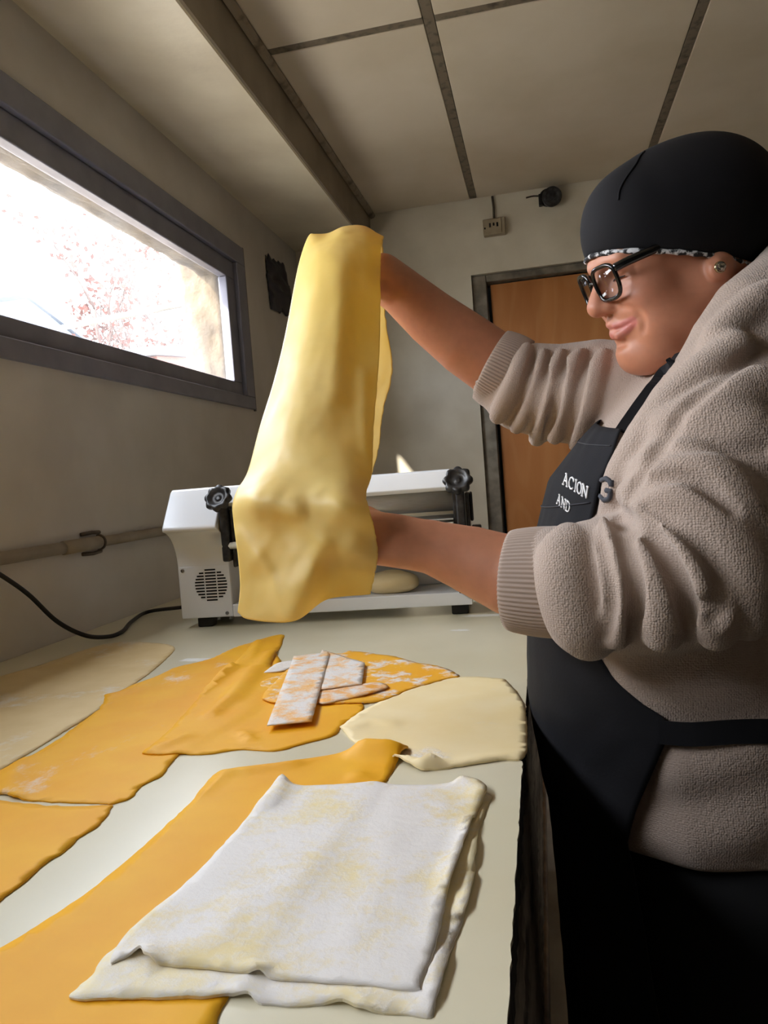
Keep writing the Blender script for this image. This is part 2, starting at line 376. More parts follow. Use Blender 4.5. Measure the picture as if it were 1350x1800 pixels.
# ceiling: backing, tiles and grid strips
ceil = tag(box_obj('ceiling', (-1.10, NY, CZT+.02), (RX+.1, BY+.1, CZT+.06), M_grid), kind='structure')
gxs = [-.682, -.212, .516, 1.244, 1.972, 2.70]; gys = [-1.59, -.665, .69, 2.045, 3.395]
hw = .016
for i in range(len(gxs)-1):
    for j in range(len(gys)-1):
        box_obj('ceiling_tile', (gxs[i]+(hw if i else .003), gys[j]+hw, CZT+.003), (gxs[i+1]-hw, gys[j+1]-(hw if j < 3 else .001), CZT+.019), M_tile, ceil, bevel=.003)
for x in gxs[1:-1]: box_obj('grid_strip', (x-hw+.001, NY+.005, CZT+.004), (x+hw-.001, BY-.005, CZT+.0195), M_grid, ceil, bevel=.002)
for y in gys[1:-1]:
    for i in range(len(gxs)-1):
        box_obj('grid_strip', (gxs[i]+(hw if i else .003), y-hw+.001, CZT+.005), (gxs[i+1]-hw, y+hw-.001, CZT+.0195), M_grid, ceil, bevel=.002)

# ------------------------------------------------------------------ outside the window
# tree with bare branches and red-brown leaves
tr = empty('tree', (-9.0, 15.2, 0), 'leafless-looking tree with sparse red-brown leaves outside the window', 'tree')
M_bark = mat('bark', (78, 62, 58), .8, var=.3, scale=20)
M_leafr = mat('red_leaf', (98, 52, 44), .7, rgb2=(74, 40, 34), scale=3)
rnd = random.Random(11)
BV, BF, LV, LF = [], [], [], []
def branch(p, d, L, r, lev):
    pts = [p]; q = p.copy(); dd = d.copy()
    for _ in range(4):
        dd = (dd+Vector((rnd.uniform(-.25, .25), rnd.uniform(-.25, .25), rnd.uniform(-.1, .22)))).normalized(); q = q+dd*L/4; pts.append(q.copy())
    V, Fc = tube([tuple(x) for x in pts], list(np.linspace(r, r*.5, 5)), 5)
    o = len(BV); BV.extend(V); BF.extend([tuple(i+o for i in f) for f in Fc])
    if lev >= 2:
        for k in range(5):
            c = pts[rnd.randint(1, 4)]+Vector((rnd.gauss(0, .12), rnd.gauss(0, .12), rnd.gauss(0, .12)))
            a = Vector((rnd.gauss(0, 1), rnd.gauss(0, 1), rnd.gauss(0, 1))).normalized(); b = a.orthogonal().normalized(); s_ = rnd.uniform(.05, .10)
            o = len(LV); LV.extend([tuple(c+a*s_), tuple(c+b*s_*.55), tuple(c-a*s_), tuple(c-b*s_*.55)]); LF.append((o, o+1, o+2, o+3))
    if lev < 4:
        for k in range(3 if lev else 7):
            b0 = pts[rnd.randint(2, 4)]
            branch(b0.copy(), (dd+Vector((rnd.uniform(-.9, .9), rnd.uniform(-.9, .9), rnd.uniform(-.2, .6)))).normalized(), L*.66, r*.5, lev+1)
branch(Vector((-9.0, 15.2, 0)), Vector((0, 0, 1)), 3.3, .12, 0)
mesh_obj('trunk', BV, BF, M_bark, tr); lo_ = mesh_obj('leaves', LV, LF, M_leafr, tr); lo_['kind'] = 'stuff'
# pale pole crossing outside the window, fixed to the masonry
a_, b_ = at(95, 579, 0, -2.4), at(333, 532, 0, -1.30)
pole_o = tag(tube_obj('pole', [a_+(a_-b_)*.6, a_, b_, b_+(b_-a_)*.0], .014, mat('pale_pole', (120, 118, 114), .5, var=.06), seg=12), 'pale grey metal pole slanting outside the window glass', 'pole')
# neighbouring houses far outside
hb = empty('house', tuple(at(70, 620, 0, -14)*np.array([1, 1, 0])), 'pale blue-grey house far beyond the window', 'house')
p_ = at(47, 522, 0, -14); q_ = at(105, 560, 0, -14)
M_hblue = mat('house_blue', (74, 86, 104), .8, var=.08); M_roofr = mat('house_red', (112, 60, 46), .8, rgb2=(92, 46, 36), scale=3)
extrude_poly('wall', [(p_[1], 0), (p_[1], p_[2]), (q_[1]+1.2, q_[2]-.6), (q_[1]+1.2, 0)], lambda a, b, d: (d, a, b), -18, -14, M_hblue, hb)
extrude_poly('roof', [(p_[1]-.2, p_[2]+.02), (p_[1]-.2, p_[2]+.2), (q_[1]+1.4, q_[2]-.42), (q_[1]+1.4, q_[2]-.58)], lambda a, b, d: (d, a, b), -18.2, -13.9, M_hblue, hb)
h2 = empty('house', tuple(at(320, 640, 0, -5)*np.array([1, 1, 0])), 'red-walled house with dark flat roof beside the window edge', 'house')
p_ = at(262, 622, 0, -5); q_ = at(330, 600, 0, -5)
extrude_poly('wall', [(p_[1]+.2, 0), (p_[1]+.2, p_[2]), (q_[1]+2, q_[2]), (q_[1]+2, 0)], lambda a, b, d: (d, a, b), -8, -5, M_roofr, h2)
extrude_poly('roof', [(p_[1], p_[2]-.02), (p_[1], p_[2]+.10), (q_[1]+2.2, q_[2]+.22), (q_[1]+2.2, q_[2]+.02)], lambda a, b, d: (d, a, b), -8.2, -4.9, mat('grey_roof', (58, 60, 66), .6, var=.1), h2)
tag(box_obj('ground', (-60, -60, -.3), (-1.3, 90, -.002), mat('outside_ground', (150, 142, 128), .9, var=.2, scale=.5)), kind='structure')

# unseen block added outside the near end of the window: it keeps the low sun off most of the glass
wg = empty('sun_blocker', (-2.3, -1.9, 0), kind='structure')
box_obj('blocker_body', (-3.12, -2.3, 0), (-1.30, -1.70, 4.05), mat('blocker_render', (170, 160, 144), .9, var=.1), wg)
box_obj('blocker_top', (-3.2, -2.4, 4.0505), (-1.30, -1.62, 4.15), mat('grey_roof', (58, 60, 66)), wg)
# ------------------------------------------------------------------ work table
TX1 = -0.037; TY0, TY1 = -0.5, 2.2
tab = empty('work_table', (-.55, .9, 0), 'long white laminate work table against the window wall', 'table')
# top with a slightly ragged front edge
ys_ = np.linspace(TY0, TY1, 361)
edge = [(TX1+.0012*mnoise.noise(Vector((y*40, 1, 2)))+.0012*mnoise.noise(Vector((y*140, 4, 2)))-(.012*max(0, 1-((y-.775)/.014)**2)), y) for y in ys_]
outl = [(WX+.002, TY0)]+edge+[(WX+.002, TY1)]
bm = bmesh.new()
A = [bm.verts.new((x, y, TZ)) for x, y in outl]; B = [bm.verts.new((x, y, TZ-.004)) for x, y in outl]
bm.faces.new(A); bm.faces.new(B[::-1])
for i in range(len(outl)): bm.faces.new([A[i], B[i], B[(i+1) % len(outl)], A[(i+1) % len(outl)]])
bm_obj('top_laminate', bm, M_table, tab)
def ragged(name, x0, amp, z0, z1, m, dx, seed, nz=7):
    V, Fc = [], []
    zz = np.linspace(z1, z0, nz)
    for i, y in enumerate(ys_):
        for j, z in enumerate(zz):
            V.append((x0+amp*(mnoise.noise(Vector((y*45, z*60, seed)))+.7*mnoise.noise(Vector((y*130, z*120, seed+4)))), y, z))
    n = len(ys_)
    for i in range(n-1):
        for j in range(nz-1): Fc.append((i*nz+j, i*nz+j+1, (i+1)*nz+j+1, (i+1)*nz+j))
    o0 = len(V)
    for i, y in enumerate(ys_):
        V.append((x0-dx, y, z1)); V.append((x0-dx, y, z0))
    for i in range(n-1):
        Fc.append((i*nz, (i+1)*nz, o0+2*i+2, o0+2*i)); Fc.append((i*nz+nz-1, o0+2*i+1, o0+2*i+3, (i+1)*nz+nz-1)); Fc.append((o0+2*i, o0+2*i+2, o0+2*i+3, o0+2*i+1))
    return mesh_obj(name, V, Fc, m, tab)
ragged('edge_band', TX1-.001, .0016, TZ-.045, TZ-.0045, M_black, .04, 1)
ragged('front_panel', TX1-.006, .0035, .42, TZ-.046, M_dark, .02, 9, nz=30)
box_obj('bottom_rail', (TX1-.026, TY0, .385), (TX1+.001, TY1, .4195), M_rail, tab, bevel=.004)
for y in (-.45, .62, 2.12):
    box_obj('leg', (TX1-.075, y, 0), (TX1-.03, y+.05, .3845), M_black, tab, bevel=.003)
    box_obj('leg', (WX+.02, y, 0), (WX+.065, y+.05, TZ-.0045), M_black, tab, bevel=.003)
box_obj('side_panel', (WX+.07, TY1-.03, .42), (TX1-.03, TY1-.01, TZ-.0045), M_dark, tab)
# chipped spot in the front edge showing the core
cv = []; cf = []
for a in range(14):
    t = 2*math.pi*a/14; rr = 1+.25*mnoise.noise(Vector((a*1.3, 2, 2)))
    cv.append((TX1-.0075+.006*math.cos(t)*rr, .775+.013*math.sin(t)*rr, TZ-.0015+.0015*mnoise.noise(Vector((a, 1, 1)))))
for a in range(14):
    t = 2*math.pi*a/14
    cv.append((TX1-.0065+.0035*math.cos(t), .775+.008*math.sin(t), TZ-.007))
cf = [(a, (a+1) % 14, 14+(a+1) % 14, 14+a) for a in range(14)]+[tuple(range(14, 28))]
mesh_obj('chip', cv, cf, mat('chip_core', (150, 140, 128), .9, rgb2=(60, 54, 48), scale=140, bump=.8, bscale=200), tab)

# ------------------------------------------------------------------ dough sheeter machine
p0 = tb(320, 1090, .90); p1 = tb(830, 1064, .90)
mu = (p1-p0)/np.linalg.norm(p1-p0); mu = np.array([mu[0], mu[1], 0]); mu /= np.linalg.norm(mu); mv = np.array([-mu[1], mu[0], 0]); mz = np.array([0, 0, 1.0])
p0 = np.array([p0[0], p0[1], TZ])
def mc(u, v, w): return p0+mu*u+mv*v+mz*w
MM = frame_mat(p0, mu, mv, mz)
mac = empty('dough_sheeter', tuple(mc(.33, .1, 0)), 'white electric dough sheeter with steel rollers and black knobs', 'dough sheeter')
def mbox(name, lo, hi, m, parent=mac, bevel=.002): return box_obj(name, lo, hi, m, parent, bevel=bevel, M=MM)
# housing profile (v, w)
prof = [(0, .022), (0, .140)]
for t in np.linspace(0, 1, 12)[1:]:
    a = t*math.pi/2*.92
    prof.append((-.064*(1-math.cos(a))/(1-math.cos(math.pi/2*.92)), .140+.083*math.sin(a)/math.sin(math.pi/2*.92)))
prof += [(-.064, .230), (-.060, .236), (-.004, .308), (.006, .313), (.155, .313), (.165, .303), (.165, .022)]
hous = extrude_poly('housing', prof, lambda a, b, d: tuple(mc(d, a, b)), 0, .122, M_white, mac, bevel=.003)
# service panel on the housing front, its vent slots and screws
pan = mbox('front_cover', (.004, -.0015, .024), (.121, .001, .139), M_white, bevel=.0006)
uc, wc, R_ = .076, .096, .0375
for r_ in range(11):
    w = wc+(r_-5)*.0068
    half = math.sqrt(max(0, R_**2-(w-wc)**2))
    for u0, u1 in ((-R_, -.0155), (-.0125, .0125), (.0155, R_)):
        a, b = max(u0, -half), min(u1, half)
        if b-a > .004:
            bx = mbox('vent_slot', (uc+a, -.0022, w-.0017), (uc+b, .0004, w+.0017), M_slot, pan, bevel=.0)
for u, w in ((.012, .131), (.108, .031)):
    lathe('screw', [(.0042, 0), (.0042, .0012), (.003, .0022)], mc(u, -.0015, w), -mv, M_screw, mac, seg=14)
# cover over the rollers, end plate and rollers
cprof = [(-.030, .276), (-.004, .308), (.006, .313), (.155, .313), (.155, .268), (-.024, .268)]
extrude_poly('top_cover', cprof, lambda a, b, d: tuple(mc(d, a, b)), .1225, .624, M_white, mac, bevel=.002)
mbox('back_panel', (.1225, .135, .05), (.632, .150, .267), M_white)
mbox('end_plate', (.626, -.02, .05), (.640, .150, .30), M_blackp)
for nm, v, w, r in (('upper_roller', .018, .248, .026), ('lower_roller', .016, .200, .0255), ('feed_bar', -.012, .2215, .004)):
    tube_obj(nm, [mc(.1225, v, w), mc(.626, v, w)], r, M_steel if nm != 'feed_bar' else M_offw, mac, seg=40)
for nm, lo, hi, m in (('scraper', (.1225, -.030, .207), (.626, -.010, .2095), M_steel), ('guide_plate', (.1225, -.020, .176), (.626, -.008, .192), M_steel)):
    mbox(nm, lo, hi, m)
# front guard rod
tube_obj('guard_rod', [mc(.126, -.044, .184), mc(.648, -.044, .184)], .0075, M_offw, mac, seg=18)
mbox('rod_bracket', (.610, -.046, .186), (.626, -.02, .202), M_offw)
mbox('rod_bracket', (.128, -.046, .186), (.142, -.02, .202), M_offw)
# adjusting knobs on black arms
for u in (.132, .640):
    ax = -mv*.86+mz*.48-mu*.12; ax /= np.linalg.norm(ax)
    c = mc(u+.002, -.062, .286)
    arm = mbox('knob_arm', (u-.006, -.052, .150), (u+.012, -.026, .268), M_blackp, bevel=.004)
    mbox('arm_plate', (u+.0125, -.040, .136), (u+.020, .03, .262), M_blackp, bevel=.003)
    bm = bmesh.new()
    bmesh.ops.create_cone(bm, cap_ends=True, segments=16, radius1=.008, radius2=.008, depth=.03, matrix=Matrix.Translation(Vector(c-ax*.014)) @ Vector(ax).to_track_quat('Z', 'Y').to_matrix().to_4x4())
    bm_obj('knob_stem', bm, M_blackp, mac, smooth=False)
    kn = lathe('knob', [(.020, -.006), (.0285, -.002), (.0295, .006), (.0265, .012), (.0205, .0125), (.016, .007), (.006, .0035), (.0055, .005), (.0025, .005)], c, ax, M_blackp, mac, seg=72,
               rmod=lambda a, r: 1+(.075*math.cos(a*8) if r > .022 else 0)-(.03 if r > .022 and math.cos(a*8) < -.6 else 0))
mbox('stop_knob', (.662, -.020, .166), (.682, .004, .192), M_blackp, bevel=.003)
mbox('link_arm', (.6605, -.01, .20), (.667, .015, .262), M_blackp, bevel=.003)
# base tray and feet
mbox('tray', (.1225, -.004, .022), (.652, .165, .050), M_white, bevel=.002)
for u, v in ((.032, .010), (.606, .012), (.032, .12), (.606, .12)):
    bm = bmesh.new(); add_box(bm, (u, v, 0), (u+.036, v+.03, .0215), MM)
    for vv in bm.verts:
        pass
    bm_obj('foot', bm, M_rubber, mac, bevel=.003)
for u in (.085, .112): lathe('bolt', [(.004, 0), (.004, .006)], mc(u, .006, .016), mz, M_screw, mac, seg=10)
# lump of dough resting on the tray
def blob(name, c, rx, ry, rz, m, amp=.06, seed=1, parent=None, zmin=None):
    bm = bmesh.new(); bmesh.ops.create_icosphere(bm, subdivisions=4, radius=1)
    for v in bm.verts:
        n_ = 1+amp*mnoise.noise(v.co*1.7+Vector((seed, 0, 0)))
        v.co = Vector((v.co.x*rx*n_, v.co.y*ry*n_, v.co.z*rz*n_))+Vector(c)
        if zmin is not None and v.co.z < zmin: v.co.z = zmin
    return bm_obj(name, bm, m, parent, smooth=True)
lp = mc(.475, .05, .05)
tag(blob('dough_lump', lp+np.array([0, 0, .022]), .062, .04, .027, mat('pale_dough', (226, 206, 160), .6, rgb2=(216, 194, 146), scale=20), zmin=lp[2]+.0005), 'pale rounded lump of dough on the machine tray', 'dough')

# power cable along the table and up off the left edge
cp = [tuple(mc(-.001, .10, .05)), tuple(mc(-.025, .10, .035)), tuple(tb(262, 1075, TZ+.006)), tuple(tb(232, 1092, TZ+.005)), tuple(tb(215, 1110, TZ+.005)), tuple(at(190, 1119, 2, TZ+.006)), tuple(at(150, 1117, 1, 1.36)), tuple(at(100, 1092, 1, 1.33)), tuple(at(50, 1045, 1, 1.28)), tuple(at(0, 1010, 1, 1.22)), tuple(at(-60, 975, 1, 1.14)), tuple(at(-160, 960, 1, 1.02))]
tag(tube_obj('power_cable', spline(cp, 90), .0046, M_rubber, seg=12), 'black power cable curving from the machine along the table', 'cable')
# conduit pipe on the left wall with coupling and clip
pp = empty('conduit_pipe', (WX, 1.2, 1.083), 'painted conduit pipe clipped along the wall above the table', 'pipe')
M_pipe = mat('painted_pipe', (166, 154, 136), .5, rgb2=(148, 136, 118), scale=12, bump=.15)
tube_obj('pipe_run', [(WX+.013, -.5, 1.083), (WX+.013, 1.60, 1.083)], .0135, M_pipe, pp, seg=20)
tube_obj('pipe_run', [(WX+.012, 1.602, 1.083), (WX+.012, 3.39, 1.083)], .0125, M_pipe, pp, seg=20)
tube_obj('coupling', [(WX+.016, 1.455, 1.083), (WX+.016, 1.585, 1.083)], .0158, M_pipe, pp, seg=20)
for zc in (1.106, 1.060): tube_obj('clip', [(WX+.003, 1.54, zc), (WX+.009, 1.575, zc+.002*(1 if zc > 1.08 else -1)), (WX+.006, 1.61, zc)], .0045, mat('clip_metal', (96, 84, 72), .6, var=.3), pp, seg=8)
tube_obj('clip', [(WX+.016+.0165*math.cos(a), 1.592, 1.083+.0165*math.sin(a)) for a in np.linspace(-1.9, 1.9, 17)], .003, mat('clip_metal', (96, 84, 72)), pp, seg=8)
# crumpled dark patch stuck on the left wall
def patch_fn():
    V, Fc = [], []; n, m = 22, 26
    c00, c10, c11, c01 = at(464, 448, 0, WX), at(497, 465, 0, WX), at(520, 562, 0, WX), at(474, 543, 0, WX)
    for i in range(n+1):
        for j in range(m+1):
            a, b = i/n, j/m
            p = (1-a)*(1-b)*c00+a*(1-b)*c10+a*b*c11+(1-a)*b*c01
            e = min(a, 1-a, b, 1-b)
            j1 = mnoise.noise(Vector((a*9, b*9, 3)))
            p = p+np.array([0, .022*j1*(e < .06), .020*mnoise.noise(Vector((a*8, b*8, 9)))*(e < .06)])
            h = .006+.030*abs(mnoise.noise(Vector((a*2.6, b*3.4, 1))))*min(1, e*8)+.012*math.exp(-((b-.45-.35*a)/.07)**2)*min(1, e*6)
            V.append((WX+max(.003, h), p[1], p[2]))
    for i in range(n):
        for j in range(m): Fc.append((i*(m+1)+j, i*(m+1)+j+1, (i+1)*(m+1)+j+1, (i+1)*(m+1)+j))
    o = mesh_obj('wall_patch', V, Fc, mat('dark_sheet', (58, 58, 68), .5, rgb2=(44, 44, 54), scale=12))
    s = o.modifiers.new('thick', 'SOLIDIFY'); s.thickness = .002; s.offset = -1
    return o
tag(patch_fn(), 'crumpled dark grey sheet stuck on the wall beside the window', 'wall sheet')
# socket box with cable on the back wall
sk = empty('socket_box', tuple(at(868, 402, 1, BY)), 'small beige socket box high on the back wall', 'socket')
sc_ = at(868, 402, 1, BY)
M_sock = mat('socket_beige', (178, 164, 138), .5, rgb2=(160, 146, 122), scale=20)
sb = box_obj('box', (sc_[0]-.045, BY-.034, sc_[2]-.036), (sc_[0]+.052, BY-.0005, sc_[2]+.036), M_sock, sk, bevel=.004)
box_obj('face', (sc_[0]-.045, BY-.038, sc_[2]-.032), (sc_[0]+.036, BY-.0345, sc_[2]+.032), M_sock, sk, bevel=.002)
for k in range(3): box_obj('slot', (sc_[0]-.018+k*.016, BY-.0392, sc_[2]-.004+.005*(k == 1)), (sc_[0]-.010+k*.016, BY-.0382, sc_[2]+.014), M_slot, sk)
box_obj('button', (sc_[0]-.040, BY-.0392, sc_[2]-.010), (sc_[0]-.034, BY-.0382, sc_[2]-.002), M_slot, sk)
tag(tube_obj('wall_cable', [(sc_[0]+.004, BY-.012, sc_[2]+.037), (sc_[0]+.006, BY-.010, sc_[2]+.09), (sc_[0]+.003, BY-.010, CZT-.001)], .005, mat('dark_cable', (76, 66, 54), .6), seg=8), 'short dark cable from socket box up to ceiling', 'cable')
# small black camera on the back wall
cc = at(968, 350, 1, BY)
cam_ = empty('security_camera', tuple(cc), 'small black round camera on back wall below the ceiling', 'camera')
lathe('mount', [(.038, 0), (.038, .012), (.030, .02)], cc+np.array([-.012, -.0005, .006]), (0, -1, 0), M_rubber, cam_, seg=24)
lathe('camera_body', [(.018, 0), (.036, .006), (.041, .020), (.041, .048), (.034, .056), (.026, .052), (.020, .050), (.012, .054), (.006, .056)], cc+np.array([0, -.018, 0]), (.12, -1, -.25), M_blackp, cam_, seg=28)
box_obj('hinge', (cc[0]-.052, BY-.03, cc[2]-.028), (cc[0]-.036, BY-.0005, cc[2]+.02), M_rubber, cam_, bevel=.003)
tag(tube_obj('camera_lead', spline([(cc[0]-.045, BY-.006, cc[2]+.018), (cc[0]-.075, BY-.006, cc[2]+.022), (cc[0]-.105, BY-.007, cc[2]+.019)], 12), .0035, mat('dark_cable', (76, 66, 54)), seg=8), 'thin dark lead running left of the black wall camera', 'cable')

# ------------------------------------------------------------------ dough sheets on the table
def poly_sd(pts, poly):
    """signed distance, positive inside"""
    pts = np.asarray(pts)[:, None, :]; A_ = np.asarray(poly)[None]; B_ = np.roll(A_, -1, 1)
    e = B_-A_; w = pts-A_
    t = np.clip((w*e).sum(2)/((e*e).sum(2)+1e-12), 0, 1)
    d = np.sqrt((((w-e*t[..., None]))**2).sum(2)).min(1)
    c = ((A_[..., 1] > pts[..., 1]) != (B_[..., 1] > pts[..., 1])) & (pts[..., 0] < (B_[..., 0]-A_[..., 0])*(pts[..., 1]-A_[..., 1])/(B_[..., 1]-A_[..., 1]+1e-12)+A_[..., 0])
    ins = c.sum(1) % 2 == 1
    return np.where(ins, d, -d)
def pl_dist(pts, line):
    line = np.asarray(line); A_ = line[:-1][None]; B_ = line[1:][None]; p = np.asarray(pts)[:, None, :]
    e = B_-A_; w = p-A_; t = np.clip((w*e).sum(2)/((e*e).sum(2)+1e-12), 0, 1)
    return np.sqrt(((w-e*t[..., None])**2).sum(2)).min(1)
def sheet(name, pix, m, label, thick=.0017, base=0.0, under=(), ridges=(), jit=.0012, step=.008, wav=.0006, seed=0, group=None, sharp=False, jscale=90):
    poly = np.array([tb(*p)[:2] for p in pix])
    if sharp: ds = poly
    else:
        pc = np.vstack([poly, poly[:1]]); ds = spline(np.vstack([pc]), len(poly)*6)[:-1]
    # densify
    out = []
    for i in range(len(ds)):
        a, b = ds[i], ds[(i+1) % len(ds)]; n = max(1, int(np.linalg.norm(b-a)/.005))
        for k in range(n): out.append(a+(b-a)*k/n)
    out = np.array(out)
    tn = np.roll(out, -1, 0)-np.roll(out, 1, 0); tn /= np.linalg.norm(tn, axis=1)[:, None]+1e-9
    nr = np.stack([tn[:, 1], -tn[:, 0]], 1)
    jj = np.array([mnoise.noise(Vector((p[0]*jscale, p[1]*jscale, seed)))+.6*mnoise.noise(Vector((p[0]*jscale*3, p[1]*jscale*3, seed+3))) for p in out])
    out = out+nr*(jj*jit)[:, None]
    lo, hi = out.min(0), out.max(0)
    gx, gy = np.meshgrid(np.arange(lo[0], hi[0], step), np.arange(lo[1], hi[1], step*1.0))
    g = np.stack([gx.ravel(), gy.ravel()], 1); g += RNG.uniform(-.25, .25, g.shape)*step
    s_ = poly_sd(g, out); g = g[s_ > step*.45]
    allp = np.vstack([out, g]); nb = len(out)
    res = delaunay_2d_cdt([Vector(p) for p in allp], [(i, (i+1) % nb) for i in range(nb)], [], 1, 1e-6)
    v2 = np.array([tuple(v) for v in res[0]]); tris = [tuple(f) for f in res[2]]
    sdv = poly_sd(v2, out)
    h = np.zeros(len(v2))
    for up, hh in under:
        uw = np.array([tb(*p)[:2] for p in up]); sdu = poly_sd(v2, uw)
        t = np.clip((sdu+.016)/.022, 0, 1); h = np.maximum(h, hh*t*t*(3-2*t))
    h = h+base
    lift = np.zeros(len(v2))
    for line, wd, ht in ridges:
        lw = np.array([tb(*p)[:2] for p in line]); lw = spline(lw, max(3, len(lw)*5)) if len(lw) > 2 else lw
        d = pl_dist(v2, lw); lift += ht*np.exp(-(d/wd)**2)
    wv = np.array([mnoise.noise(Vector((p[0]*22, p[1]*22, seed)))+.5*mnoise.noise(Vector((p[0]*60, p[1]*60, seed))) for p in v2])
    top = TZ+h+thick+np.maximum(-.3*thick, lift)+wav*wv
    rim = np.clip(sdv/.0025, 0, 1)
    top = top-thick*.22*(1-rim)
    bot = np.maximum(TZ+h+.0002, top-thick*1.2)
    bot = np.where(sdv < 1e-4, np.minimum(bot, top-thick*.5), bot)
    n = len(v2)
    V = np.vstack([np.c_[v2, top], np.c_[v2, bot]])
    ec = {}
    Fc = []
    for f in tris:
        a, b, c = f[:3]
        if np.cross(v2[b]-v2[a], v2[c]-v2[a]) < 0: a, b, c = a, c, b
        Fc.append((a, b, c)); Fc.append((a+n, c+n, b+n))
        for e in ((a, b), (b, c), (c, a)): ec[e] = 1
    for (a, b) in list(ec):
        if (b, a) not in ec: Fc.append((b, a, a+n)); Fc.append((b, a+n, b+n))
    o = mesh_obj(name, V, np.array(Fc), m)
    sm_ = np.ones(len(o.data.polygons), dtype=bool); sm_[2*len(tris):] = False; o.data.polygons.foreach_set('use_smooth', sm_)
    tag(o, label, 'dough sheet', group)
    return o
OR1 = (246, 183, 32); OR2 = (242, 171, 22)
M_or = flour_mat('orange_dough', OR1, OR2, .10, scale=8, seed=3.1, stretch=(1, .6, 1))
M_or2 = flour_mat('orange_dough_plain', (246, 183, 32), (242, 172, 24), -.15, scale=6, seed=8.7)
M_orf = flour_mat('orange_dough_floured', (246, 182, 88), (242, 170, 66), .48, scale=34, soft=.16, cracks=.4, seed=1.4)
M_orf2 = flour_mat('orange_dough_floured_strip', (248, 196, 118), (246, 184, 96), .60, scale=30, soft=.16, cracks=.4, seed=5.4)
M_orf3 = flour_mat('orange_dough_dusted', (246, 184, 52), (243, 174, 40), .34, scale=30, seed=2.9)
M_pale = flour_mat('pale_dough_sheet', (232, 208, 158), (224, 198, 144), .20, scale=7, seed=6.1)
M_beige = flour_mat('beige_dough_sheet', (248, 230, 184), (243, 222, 168), .12, scale=11, seed=4.4)
M_flr = flour_mat('floured_sheet', (242, 226, 176), (238, 218, 160), .64, scale=10, seed=2.2, cracks=.42, fine=110, soft=.15, bstr=.3)
M_flr2 = flour_mat('floured_sheet_under', (244, 232, 192), (240, 224, 178), .50, scale=11, seed=7.2, cracks=.42, fine=110, soft=.15, bstr=.3)
GRP = 'rolled dough sheets on the table'
pA = [(-230, 1330), (-120, 1225), (0, 1190), (74, 1169), (141, 1146), (204, 1130), (281, 1132), (305, 1138), (303, 1148), (267, 1181), (211, 1220), (169, 1252), (84, 1305), (21, 1343), (-60, 1390), (-200, 1450)]
sheet('dough_sheet', pA, M_pale, 'pale floured dough sheet on the table next to the wall', seed=1, group=GRP, ridges=[([(74, 1178), (110, 1165), (150, 1150)], .008, .005)])
pB1 = [(470, 1124), (422, 1136), (366, 1160), (310, 1174), (281, 1188), (232, 1206), (204, 1220), (186, 1224), (179, 1241), (141, 1273), (70, 1322), (21, 1348), (-60, 1380), (-110, 1420), (-60, 1412), (0, 1398), (28, 1406), (84, 1411), (176, 1414), (196, 1415), (232, 1403), (250, 1382), (285, 1364), (310, 1333), (360, 1300), (430, 1260), (500, 1190)]
sheet('dough_sheet', pB1, M_or, 'large orange dough sheet stretching to the left frame edge below the pale sheet', seed=2, group=GRP, jit=.002,
      ridges=[([(186, 1226), (230, 1215), (300, 1185)], .012, .003), ([(30, 1404), (20, 1380), (40, 1340)], .012, .004)])
pB2 = [(500, 1117), (488, 1117), (450, 1128), (430, 1150), (395, 1185), (350, 1230), (300, 1285), (262, 1318), (252, 1328), (290, 1330), (317, 1328), (366, 1327), (422, 1319), (486, 1321), (535, 1308), (588, 1294), (602, 1276), (633, 1255), (637, 1238), (600, 1212), (540, 1190), (480, 1178), (484, 1155), (494, 1136)]
sheet('dough_sheet', pB2, M_or2, 'orange dough sheet with wrinkles and pointed tip reaching towards the machine', seed=3, group=GRP, under=[(pB1, .0018)], jit=.0016,
      ridges=[([(408, 1176), (370, 1205), (335, 1232)], .010, .009), ([(440, 1180), (405, 1225), (370, 1262)], .010, .005), ([(478, 1150), (440, 1200), (410, 1235)], .012, .005), ([(300, 1310), (270, 1322), (330, 1300)], .008, .004), ([(455, 1130), (440, 1160)], .008, .004), ([(440, 1303), (425, 1290)], .006, .004)])
pC = [(-160, 1400), (-60, 1404), (0, 1409), (60, 1416), (106, 1419), (186, 1418), (196, 1420), (190, 1434), (169, 1456), (141, 1472), (116, 1496), (84, 1518), (42, 1553), (0, 1585), (-80, 1640), (-200, 1650), (-240, 1500)]
sheet('dough_sheet', pC, M_or2, 'orange dough sheet cut off at the lower left of the table', seed=4, group=GRP, jit=.002)
pF = [(598, 1281), (637, 1252), (676, 1231), (739, 1206), (774, 1195), (816, 1191), (880, 1194), (894, 1202), (912, 1222), (924, 1250), (927, 1300), (921, 1334), (880, 1338), (844, 1344), (774, 1354), (739, 1356), (706, 1346), (680, 1334), (640, 1316), (618, 1302)]
sheet('dough_sheet', pF, M_beige, 'beige dough sheet at the right table edge beside the apron', seed=5, group=GRP, under=[(pB2, .0018)],
      ridges=[([(700, 1340), (735, 1350), (760, 1346)], .008, .010), ([(760, 1346), (800, 1345), (870, 1334), (915, 1328)], .010, .003), ([(690, 1275), (650, 1270), (620, 1285)], .010, .003)])
pD = [(660, 1308), (716, 1317), (703, 1336), (686, 1364), (672, 1384), (600, 1470), (500, 1610), (394, 1768), (375, 1830), (330, 1900), (-60, 2000), (-320, 1900), (-150, 1760), (0, 1669), (70, 1627), (141, 1581), (211, 1525), (281, 1463), (338, 1410), (362, 1384), (378, 1366), (400, 1357), (422, 1352), (493, 1343), (577, 1329), (633, 1318)]
